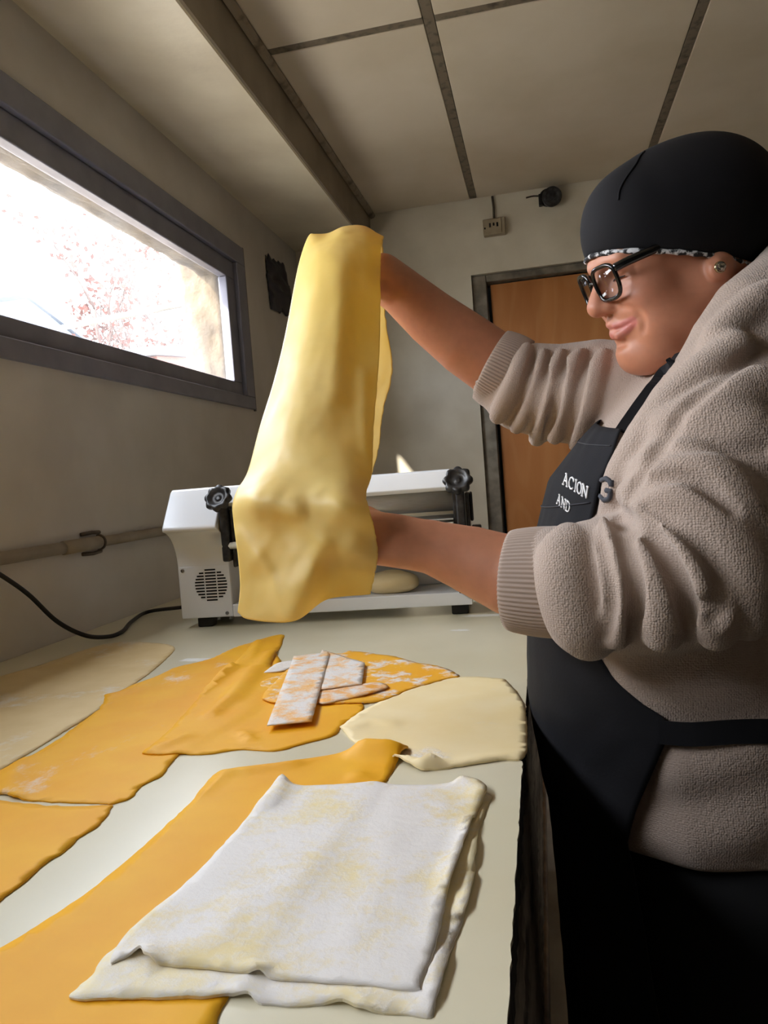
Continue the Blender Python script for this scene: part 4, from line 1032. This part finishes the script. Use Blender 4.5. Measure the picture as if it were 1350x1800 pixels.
# seam ridge over the cap crown
sm = [Cf.hit(px, py) for px, py in ((1087, 352), (1089, 335), (1097, 318), (1108, 302), (1118, 288), (1125, 275), (1133, 266), (1150, 252), (1170, 243))]
sm = [p-ray(0, 0)*0 for p in sm if p is not None]
if len(sm) > 3: tube_obj('seam', spline(sm, 40), .0014, M_cap, cap, seg=6)
# twisted patterned edging
M_trim = mat('patterned_trim', (214, 214, 216), .8, rgb2=(24, 24, 28), scale=130, ramp=(.48, .56))
nt = M_trim.node_tree
e1 = HA@np.array([1, 0, .46]); e1 /= np.linalg.norm(e1); e2 = HA[:, 1]
ring = []
for a in np.linspace(0, 2*math.pi, 97)[:-1]:
    dr_ = math.cos(a)*e1+math.sin(a)*e2; t = .02
    c0 = h(-.03, 0, -.03*.46)
    c0 = c0-pn*((c0-pc_)@pn)
    while t < .2 and Cf.sample(c0+dr_*t) < 0: t += .001
    ring.append(c0+dr_*(t-.002)-pn*.0015)
V2, F2 = tube(np.array(ring), [.0030+.0006*math.sin(i*1.9) for i in range(96)], 10, closed=True)
mesh_obj('edging', V2, F2, M_trim, cap)

# ---- glasses
gl = empty('glasses', tuple(h(.1, 0, 0)), 'black framed rectangular glasses'); gl.parent = per; gl.location = Vector(h(.1, 0, 0))-per.location
M_gf = mat('glossy_black_acetate', (12, 12, 13), .18, var=.1, coat=.5)
lm_ = bpy.data.materials.new('lens_glass'); lm_.use_nodes = True; nt = lm_.node_tree; nt.nodes.clear()
o_ = nt.nodes.new('ShaderNodeOutputMaterial'); t_ = nt.nodes.new('ShaderNodeBsdfTransparent'); g_ = nt.nodes.new('ShaderNodeBsdfGlossy'); mm = nt.nodes.new('ShaderNodeMixShader'); fr = nt.nodes.new('ShaderNodeFresnel'); fr.inputs['IOR'].default_value = 1.5
g_.inputs['Roughness'].default_value = .03; t_.inputs['Color'].default_value = (.93, .94, .95, 1)
mm.inputs['Fac'].default_value = .07; nt.links.new(t_.outputs['BSDF'], mm.inputs[1]); nt.links.new(g_.outputs['BSDF'], mm.inputs[2]); nt.links.new(mm.outputs['Shader'], o_.inputs['Surface'])
def lens_pt(s_, a, b):
    # a outward from lens centre, b up ; wraps slightly back at the outside
    l = .0335+a
    return h(.1075-.0085*(l/.06)**2-.10*(.004-b), s_*l, .004+b)
for s_ in (-1, 1):
    out = []
    for t in np.linspace(0, 2*math.pi, 61)[:-1]:
        c_, q_ = math.cos(t), math.sin(t); n_ = 3.6
        r_ = (abs(c_)**n_+abs(q_)**n_)**(-1/n_)
        out.append((.0255*r_*c_*(1-.05*(-q_*r_ if q_ < 0 else 0)*1.6), .0215*r_*q_))
    loop = np.array([lens_pt(s_, a, b) for a, b in out])
    V2, F2 = tube(loop, .0026, 10, closed=True); mesh_obj('rim', V2, F2, M_gf, gl)
    cen = lens_pt(s_, 0, 0); n_ = len(loop); off = HA[:, 0]*.0006
    VV = np.vstack([loop+off, [cen+off], loop-off, [cen-off]]); Fc = [(i, (i+1) % n_, n_) for i in range(n_)]+[(n_+1+(i+1) % n_, n_+1+i, 2*n_+1) for i in range(n_)]+[(i, n_+1+i, n_+1+(i+1) % n_, (i+1) % n_) for i in range(n_)]
    mesh_obj('lens', VV, Fc, lm_, gl)
    tp = spline([lens_pt(s_, .0265, .0135), h(.084, s_*.0675, .0195), h(.060, s_*.0715, .0212), h(.040, s_*.0690, .0225), h(.010, s_*.0600, .0220)], 30)
    V2, F2 = tube(tp, .0031, 8); V2 = np.array(V2); c2 = np.repeat(tp, 8, axis=0); up_ = HA[:, 2]
    V2 = c2+(V2-c2)+np.outer(((V2-c2)@up_), up_)*.7
    mesh_obj('temple', V2, F2, M_gf, gl)
tube_obj('bridge', spline([lens_pt(-1, -.0250, .004), h(.1095, 0, .0105), lens_pt(1, -.0250, .004)], 12), .0020, M_gf, gl, seg=10)

# ---- earring
er = empty('earring', tuple(h(-.014, .0905, -.026)), 'round sparkling crystal stud earring'); er.parent = per; er.location = Vector(h(-.014, .0910, -.026))-per.location
M_gem = mat('crystal', (220, 212, 196), .08, rgb2=(90, 84, 74), scale=420, metal=.9, ramp=(.4, .6)); M_gold = mat('pale_gold', (190, 172, 136), .25, metal=1.0)
bm = bmesh.new(); bmesh.ops.create_icosphere(bm, subdivisions=2, radius=.0058)
for v in bm.verts: v.co = Vector(h(-.014, .0910, -.026))+v.co
bm_obj('crystal', bm, M_gem, er, smooth=False)
lathe('setting', [(.0062, -.004), (.0068, -.001), (.0066, .0008)], h(-.014, .0900, -.026), HA[:, 1], M_gold, er, seg=20)

# ---- hoodie
SEC = np.array([[.60, .185, .180, .190], [.74, .185, .188, .203], [.80, .18, .193, .207], [.90, .175, .198, .208], [1.00, .18, .197, .207], [1.10, .19, .187, .206], [1.165, .20, .177, .20], [1.22, .222, .150, .188], [1.26, .235, .118, .160], [1.30, .248, .085, .110], [1.34, .255, .06, .07]])
TCY = .985
def sect(z): return [np.interp(z, SEC[:, 0], SEC[:, i]) for i in (1, 2, 3)]
Hd = Field(np.arange(-.09, .50, .0035), np.arange(.655, 1.25, .0035), np.arange(.715, 1.45, .0035))
sl, X, Y, Z = Hd.sub(np.array([a[0] for a in Hd.ax]), np.array([a[-1] for a in Hd.ax]))
cx_, aa, bb = sect(Hd.ax[2].astype(float)); cx_, aa, bb = [q[None, None, :].astype(np.float32) for q in (cx_, aa, bb)]
q_ = (np.abs((X-cx_)/aa)**2.3+np.abs((Y-TCY)/bb)**2.3)**(1/2.3)
Dt = (q_-1)*np.minimum(aa, bb)
Dt = smax(Dt, (.757-Z), .012); Dt = smax(Dt, Z-1.315, .03)
Hd.D = Dt.astype(np.float32)
hit0 = lambda px, py: Hd.hit(px, py)
NS = [W(978, 1020, .803), W(1050, 1028, .790), W(1140, 1022, .768), W(1205, 1005, .762), W(1250, 905, .780), W(1280, 810, .815), W(1300, 745, .85), (.25, .93, 1.22)]
Hd.chain(NS, [.058, .068, .072, .075, .080, .083, .080, .08], .035)
FS = [W(882, 657, 1.13), W(925, 682, 1.13), W(985, 692, 1.12), W(1050, 692, 1.105), W(1110, 705, 1.09), (.20, 1.06, 1.22)]
Hd.chain(FS, [.055, .066, .071, .076, .082, .085], .03)
# hood rolled around the neck
HR = [W(1182, 722, .90), W(1204, 690, .882), W(1234, 650, .870), W(1268, 597, .876), W(1312, 545, .895), W(1375, 505, .93), (.335, 1.0, 1.405), (.30, 1.075, 1.37), (.22, 1.09, 1.31), (.155, 1.06, 1.275)]
Hd.chain(HR, [.012, .020, .028, .033, .038, .044, .05, .045, .036, .02], .018)
Hd.chain([W(1200, 700, .86), W(1270, 650, .845), W(1360, 590, .86), (.34, .95, 1.34)], [.02, .034, .042, .05], .03)
base_D = Hd.D.copy()
def trace(lst, r, off, k, mode='add', cur=False):
    """fold traced on the cloth: list of pixels, radius, depth of the stroke's axis below the surface"""
    P = []
    sv = Hd.D
    if not cur: Hd.D = base_D
    for p in lst:
        q = Hd.hit(*p)
        if q is None or (P and np.linalg.norm(q-P[-1]) > .11): continue
        d = ray(*p); d /= np.linalg.norm(d); P.append(q+d*off)
    Hd.D = sv
    if len(P) < 2: return
    P = spline(P, len(P)*4)
    rr = np.interp(np.linspace(0, 1, len(P)), [0, .18, .5, .82, 1], [r*.55, r*.95, r, r, r*(.85 if mode == 'add' else .7)])
    Hd.chain(P, rr, k, mode)
# near sleeve folds: rounded rolls with narrow creases between them
for l, r, o, k in [
    ([(1000, 950), (1000, 1010), (1014, 1072), (1035, 1110)], .034, .013, .006),
    ([(1066, 922), (1078, 985), (1088, 1050), (1083, 1118)], .016, -.001, .004),
    ([(1106, 925), (1140, 985), (1162, 1050), (1164, 1108)], .024, .006, .004),
    ([(1110, 894), (1170, 922), (1218, 988), (1246, 1060), (1258, 1108)], .022, .001, .004),
    ([(1110, 868), (1184, 862), (1254, 914), (1302, 1000), (1312, 1080)], .028, .007, .006),
    ([(1120, 832), (1190, 812), (1268, 852), (1332, 945)], .024, .008, .008),
    ([(1150, 776), (1215, 748), (1280, 752), (1345, 788)], .030, .016, .014),
    ([(1074, 892), (1110, 822), (1156, 748), (1214, 684), (1290, 616)], .024, .005, .006),
    ([(1225, 742), (1285, 706), (1345, 686)], .028, .012, .010),
    ([(1250, 612), (1298, 562), (1349, 522)], .022, .006, .008)]: trace(l, r, o, k)
base_D = Hd.D.copy()
for l, r, k in [
    ([(1050, 926), (1061, 985), (1071, 1050), (1066, 1118)], .0080, .004),
    ([(1088, 922), (1108, 985), (1118, 1050), (1112, 1122)], .0090, .004),
    ([(1122, 908), (1168, 970), (1200, 1040), (1210, 1102)], .0100, .004),
    ([(1132, 886), (1204, 928), (1258, 998), (1280, 1075)], .0090, .006),
    ([(1088, 906), (1098, 918), (1104, 935)], .0130, .006),
    ([(1098, 880), (1142, 846), (1212, 838), (1290, 896)], .0080, .006),
    ([(1244, 1062), (1254, 1078), (1258, 1095)], .0085, .010),
    ([(1096, 878), (1128, 826), (1160, 778), (1190, 738)], .0090, .006),
    ([(1200, 722), (1258, 668), (1345, 612)], .0075, .008),
    ([(1150, 796), (1230, 784), (1345, 790)], .0040, .012)]: trace(l, r, .001, k, 'cut')
# far sleeve folds
for l, r, o, k in [
    ([(926, 612), (912, 655), (894, 697), (876, 730)], .016, .003, .004),
    ([(955, 620), (944, 670), (928, 720), (908, 750)], .013, .002, .004),
    ([(985, 622), (970, 670), (956, 725), (944, 770)], .015, .002, .004),
    ([(1020, 622), (1002, 655), (994, 705), (976, 765)], .016, .002, .004),
    ([(1060, 624), (1044, 670), (1030, 725), (1014, 775)], .018, .003, .005)]: trace(l, r, o, k)
base_D = Hd.D.copy()
for l, r in [
    ([(942, 614), (930, 665), (911, 715), (890, 745)], .0045),
    ([(971, 616), (956, 675), (940, 730), (924, 764)], .0050),
    ([(1003, 618), (984, 668), (974, 720), (958, 772)], .0070),
    ([(1040, 616), (1022, 668), (1010, 722), (994, 780)], .0070)]: trace(l, r, .001, .006, 'cut')
# side seam and soft folds in the body
for l, r, o, k in [([(1180, 1340), (1260, 1330), (1345, 1300)], .03, .022, .03), ([(1200, 1460), (1280, 1440), (1345, 1400)], .03, .024, .03), ([(1100, 1165), (1180, 1200), (1300, 1190)], .03, .022, .03)]: trace(l, r, o, k)
for l, r, o, k in [([(1262, 1140), (1258, 1250), (1262, 1340), (1272, 1410), (1280, 1485)], .0025, -.0005, .004)]: trace(l, r, o, k, 'cut', True)
# openings: neck and cuffs
Hd.chain([h(-.035, 0, -.05), h(-.05, 0, -.12)], [.072*HS, .070*HS], .01, 'cut')
Hd.chain([W(940, 1016, .81), W(985, 1020, .802)], .050, .004, 'cut')
Hd.chain([W(850, 632, 1.13), W(890, 660, 1.13)], .050, .004, 'cut')
V, Fq = Hd.mesh(); V = relax(V, Fq, 2, .6)
M_hood = mat('taupe_fleece', (184, 166, 154), .9, rgb2=(174, 156, 144), scale=6, sheen=.25, spec=.2)
nt = M_hood.node_tree; b_n = nt.nodes['Principled BSDF']
tcw = nt.nodes.new('ShaderNodeTexCoord'); vw = nt.nodes.new('ShaderNodeTexVoronoi'); vw.inputs['Scale'].default_value = 430; vw.inputs['Randomness'].default_value = .55
bw = nt.nodes.new('ShaderNodeBump'); bw.inputs['Strength'].default_value = .9; bw.inputs['Distance'].default_value = .0012
nt.links.new(tcw.outputs['Object'], vw.inputs['Vector']); nt.links.new(vw.outputs['Distance'], bw.inputs['Height']); bw.invert = True; nt.links.new(bw.outputs['Normal'], b_n.inputs['Normal'])
hood = mesh_obj('hoodie', V, Fq, M_hood, per)
# ribbed cuffs
M_rib = mat('ribbed_cuff', (180, 162, 150), .9, rgb2=(170, 152, 140), scale=6, sheen=.25, spec=.2)
def cuff(a, b, ra, rb, nm, nr=74):
    a, b = np.asarray(a), np.asarray(b); T = b-a; L_ = np.linalg.norm(T); T /= L_
    e1 = np.cross(T, [0, 0, 1]); e1 /= np.linalg.norm(e1); e2 = np.cross(T, e1)
    V, Fc = [], []; nseg = nr*6
    prof = [(.004, .90), (.0, .94), (-.0005, .985), (.003, 1.0)]+[(t*L_, 1.0+.03*math.sin(t*math.pi)) for t in np.linspace(.1, 1, 8)]+[(L_, .9)]
    for s_, f in prof:
        r0 = ra+(rb-ra)*s_/L_
        for j in range(nseg):
            t = 2*math.pi*j/nseg; r = r0*f+(.0009*math.cos(t*nr) if f > .97 else 0)+.0015*math.sin(3*t+1)
            V.append(a+T*s_+r*(math.cos(t)*e1+math.sin(t)*e2))
    for i in range(len(prof)-1):
        for j in range(nseg): Fc.append((i*nseg+j, i*nseg+(j+1) % nseg, (i+1)*nseg+(j+1) % nseg, (i+1)*nseg+j))
    return mesh_obj(nm, V, np.array(Fc), M_rib, hood)
cuff(W(898, 1022, .812), W(990, 1026, .800), .0545, .0585, 'cuff')
cuff(W(862, 642, 1.13), W(905, 664, 1.13), .0555, .0585, 'cuff')

from mathutils.bvhtree import BVHTree
def bvh_of(o):
    return BVHTree.FromPolygons([v.co+_abs_loc(o) for v in o.data.vertices], [tuple(p.vertices) for p in o.data.polygons])
# ---- apron
def tors(z, ph, off):
    cx, a, b = [float(v) for v in sect(z)]
    if z < .757:
        k = (.757-z); cx0, a0, b0 = [float(v) for v in sect(.757)]; cx, a, b = cx0+.02*k, a0-.03*k, b0-.03*k
    c_, s_ = math.cos(ph), math.sin(ph); n_ = 2.3
    r_ = (abs(c_)**n_+abs(s_)**n_)**(-1/n_)
    return np.array([cx-(a+off)*r_*c_, TCY-(b+off)*r_*s_, z])
def ang_of(P):
    cx, a, b = [float(v) for v in sect(P[2])]; return math.atan2(-(P[1]-TCY)/b, -(P[0]-cx)/a)
Hd.D = Dt.astype(np.float32)
ez, ep = [], []
for px, py in ((1096, 757), (1085, 790), (1070, 830), (1055, 872), (1045, 915), (1040, 980), (1038, 1060), (1045, 1130), (1080, 1188), (1130, 1235), (1172, 1262), (1180, 1285), (1152, 1350), (1122, 1420), (1106, 1480)):
    q = Hd.hit(px, py, .006)
    if q is not None: ez.append(q[2]); ep.append(ang_of(q))
od = np.argsort(ez); ez = np.array(ez)[od]; ep = np.array(ep)[od]
print('apron edge', np.c_[ez, ep].round(3).tolist())
zt = float(ez.max())+.002; zb = .40
NVa, NUa = 150, 70
def apron_pt(u, z, off):
    z = z+.034*(1-u)*max(0, (z-1.10)/(zt-1.10))**1.5
    pe = float(np.interp(z, np.r_[.40, .70, ez], np.r_[ep[0]+.10, ep[0]+.03, ep])); ph = -pe+(2*pe)*u
    w = .0022*mnoise.noise(Vector((u*5, z*9, 1)))+.0015*mnoise.noise(Vector((u*14, z*26, 4)))
    if z < .8: w += (.8-z)*.03*math.sin(u*16+1)*min(1, (.8-z)*4)
    return tors(z, ph, .0105+off+w)
Va = []
zs_ = np.linspace(zb, zt, NVa)
for off in (.0015, -.0005):
    for i in range(NUa):
        for z in zs_: Va.append(apron_pt(i/(NUa-1), z, off))
Na = NUa*NVa; Fa = []
for i in range(NUa-1):
    for j in range(NVa-1):
        a = i*NVa+j; Fa += [(a, a+NVa, a+NVa+1, a+1), (a+Na, a+1+Na, a+NVa+1+Na, a+NVa+Na)]
for i in range(NUa-1):
    a = i*NVa; Fa.append((a, a+Na, a+NVa+Na, a+NVa)); a += NVa-1; Fa.append((a, a+NVa, a+NVa+Na, a+Na))
for j in range(NVa-1):
    a = j; Fa.append((a, a+1, a+1+Na, a+Na)); a = (NUa-1)*NVa+j; Fa.append((a, a+Na, a+1+Na, a+1))
M_apr = mat('black_apron_cotton', (23, 23, 28), .85, rgb2=(19, 19, 23), scale=20, bump=.3, bscale=300, bdist=.0006, spec=.3)
apr = mesh_obj('apron', Va, np.array(Fa), M_apr, per)
def ribbon(name, pts, w, up, m, parent, th=.0016):
    pts = spline(pts, 36); T = np.gradient(pts, axis=0); T /= np.linalg.norm(T, axis=1)[:, None]; V, Fc = [], []
    for i, p in enumerate(pts):
        s_ = np.cross(T[i], up if np.ndim(up) == 1 else up[i]); s_ /= np.linalg.norm(s_); n_ = np.cross(s_, T[i])
        V += [p-s_*w/2-n_*th/2, p+s_*w/2-n_*th/2, p+s_*w/2+n_*th/2, p-s_*w/2+n_*th/2]
    for i in range(len(pts)-1):
        for j in range(4): Fc.append((i*4+j, i*4+(j+1) % 4, i*4+4+(j+1) % 4, i*4+4+j))
    Fc += [(3, 2, 1, 0), tuple(4*(len(pts)-1)+j for j in range(4))]
    return mesh_obj(name, V, Fc, m, parent, smooth=False)
tn = apron_pt(1.0, zt, .001); tf = apron_pt(0.0, zt, .001)
nrm_n = np.array([-.35, -.9, .1])
bvh_h = bvh_of(hood)
def on_hood(px, py, lift=.003):
    d = Vector(ray(px, py)).normalized(); r_ = bvh_h.ray_cast(Vector(CAM), d); return None if r_[0] is None else np.array(r_[0])-np.array(d)*lift
sp = [on_hood(*p) for p in ((1094, 760), (1106, 742), (1120, 722), (1136, 700), (1152, 678), (1168, 657), (1184, 638))]
ribbon('neck_strap', [p for p in sp if p is not None and p[1] < 1.0]+[W(1200, 618, .935)], .018, nrm_n, M_apr, apr)
ribbon('neck_strap', [tf+np.array([.0, 0, -.012]), W(1082, 712, 1.03), W(1108, 684, 1.02), W(1130, 658, 1.01)], .017, nrm_n, M_apr, apr)
zw = float(ez[np.argmax(ep)])
tie = [tors(zw, float(ep.max())-.05, .013)]+[tors(zw+.004*math.sin(k), a, .013) for k, a in enumerate(np.linspace(float(ep.max())+.1, math.pi*1.02, 12))]
upz = np.array([tuple((np.array([p[0]-.18, p[1]-TCY, 0]))/np.linalg.norm([p[0]-.18, p[1]-TCY])) for p in spline(tie, 36)])
ribbon('waist_tie', tie, .024, upz, M_apr, apr)
# hem stitching across the bib
st = [apron_pt(u, zt-.018, .0022) for u in np.linspace(.02, .98, 40)]
tube_obj('stitching', st, .0007, mat('stitch_thread', (52, 52, 58), .8), apr, seg=5)
st = [apron_pt(u, zt-.075-.012*math.sin(u*3), .0022) for u in np.linspace(.02, .98, 40)]
tube_obj('stitching', st, .0009, mat('stitch_thread', (52, 52, 58), .8), apr, seg=5)

# lettering on the apron and on the hoodie, laid on the cloth surface
GLY = {
 'A': [[(0, 0), (.5, 1)], [(.5, 1), (1, 0)], [(.2, .38), (.8, .38)], [(-.12, 0), (.22, 0)], [(.78, 0), (1.12, 0)], [(.3, 1), (.55, 1)]],
 'C': [[(1, .78), (.85, .95), (.5, 1), (.15, .85), (0, .5), (.15, .15), (.5, 0), (.85, .05), (1, .2)], [(1, .7), (1, .98)]],
 'I': [[(.5, 0), (.5, 1)], [(.15, 0), (.85, 0)], [(.15, 1), (.85, 1)]],
 'O': [[(.5, 0), (.15, .12), (0, .5), (.15, .88), (.5, 1), (.85, .88), (1, .5), (.85, .12), (.5, 0)]],
 'N': [[(0, 0), (0, 1)], [(0, 1), (1, 0)], [(1, 0), (1, 1)], [(-.2, 0), (.2, 0)], [(-.25, 1), (.05, 1)], [(.78, 1), (1.22, 1)]],
 'D': [[(0, 0), (0, 1)], [(-.2, 1), (.5, 1), (.85, .85), (1, .5), (.85, .15), (.5, 0), (-.2, 0)]],
 'G': [[(.95, .8), (.8, .95), (.5, 1), (.15, .85), (0, .5), (.15, .15), (.5, 0), (.85, .1), (.95, .25), (.95, .48)], [(.6, .48), (1.1, .48)], [(.97, .72), (.97, 1)]]}
def letters(name, text, o, e1, e2, bv, m, parent, thick, adv=1.35, wid=1.0, lift=.0012):
    V, Fc = [], []; x = 0.0
    for ch in text:
        w_ = .5 if ch == 'I' else wid
        for st_ in GLY[ch]:
            dense = []
            for a, b in zip(st_[:-1], st_[1:]):
                for t in np.linspace(0, 1, 5)[:-1]: dense.append((a[0]+(b[0]-a[0])*t, a[1]+(b[1]-a[1])*t))
            dense.append(st_[-1]); P = []
            for gx, gy in dense:
                px = o[0]+e1[0]*(x+gx*w_)+e2[0]*gy; py = o[1]+e1[1]*(x+gx*w_)+e2[1]*gy
                d = Vector(ray(px, py)).normalized(); r_ = bv.ray_cast(Vector(CAM), d)
                if r_[0] is None or (r_[0]-Vector(CAM)).length > 1.35: continue
                P.append(np.array(r_[0])-np.array(d)*lift)
            if len(P) < 2: continue
            V2, F2 = tube(np.array(P), thick, 6); k0 = len(V); V.extend(V2); Fc.extend([tuple(i+k0 for i in f) for f in F2])
        x += w_*adv
    if V: return mesh_obj(name, V, Fc, m, parent)
M_let = mat('white_print', (236, 236, 238), .7, var=.03)
bva = bvh_of(apr)
letters('lettering', 'ACION', (990, 851), (7.2, 4.4), (2.5, -20), bva, M_let, apr, .0011, 1.33)
letters('lettering', 'AND', (979, 885), (5.2, 4.0), (2.2, -17), bva, M_let, apr, .0009, 1.55)
letters('lettering', 'G', (1051, 876), (22, 6), (3, -38), bvh_of(hood), mat('dark_print', (66, 68, 76), .8, var=.05), hood, .0030, 1.2, lift=.0)

# ---- trousers and shoes
Tr = Field(np.arange(-.02, .42, .008), np.arange(.72, 1.26, .008), np.arange(.0, .86, .008))
Tr.ball((.19, TCY, .72), (.170, .185, .16), 0)
for y in (.895, 1.075):
    Tr.chain([(.19, y, .70), (.185, y, .42), (.20, y, .07)], [.118, .105, .090], .03)
V, Fq = Tr.mesh(); V = relax(V, Fq, 2)
M_tr = mat('black_trousers', (16, 16, 19), .9, var=.15, scale=30)
tro = mesh_obj('trousers', V, Fq, M_tr, per)
Sh = Field(np.arange(-.02, .32, .006), np.arange(.80, 1.18, .006), np.arange(-.01, .16, .006))
for y in (.895, 1.075):
    Sh.chain([(.235, y, .048), (.15, y-.004, .046), (.07, y-.008, .038)], [.046, .046, .036], .0)
    Sh.chain([(.215, y, .06), (.205, y, .11)], [.05, .05], .02)
sl, X, Y, Z = Sh.sub((-1, 0, -1), (1, 2, 1)); Sh.D = smax(Sh.D, (.002-Z).astype(np.float32)+0*X.astype(np.float32)+0*Y.astype(np.float32), .004)
V, Fq = Sh.mesh()
c_ = V[:, 1] < TCY
for side in (True, False):
    idx = np.nonzero(c_ == side)[0]; mp_ = np.full(len(V), -1); mp_[idx] = np.arange(len(idx)); ff = Fq[(c_[Fq] == side).all(1)]
    mesh_obj('shoe', V[idx], mp_[ff], mat('black_shoe', (20, 20, 22), .5, var=.2), per)
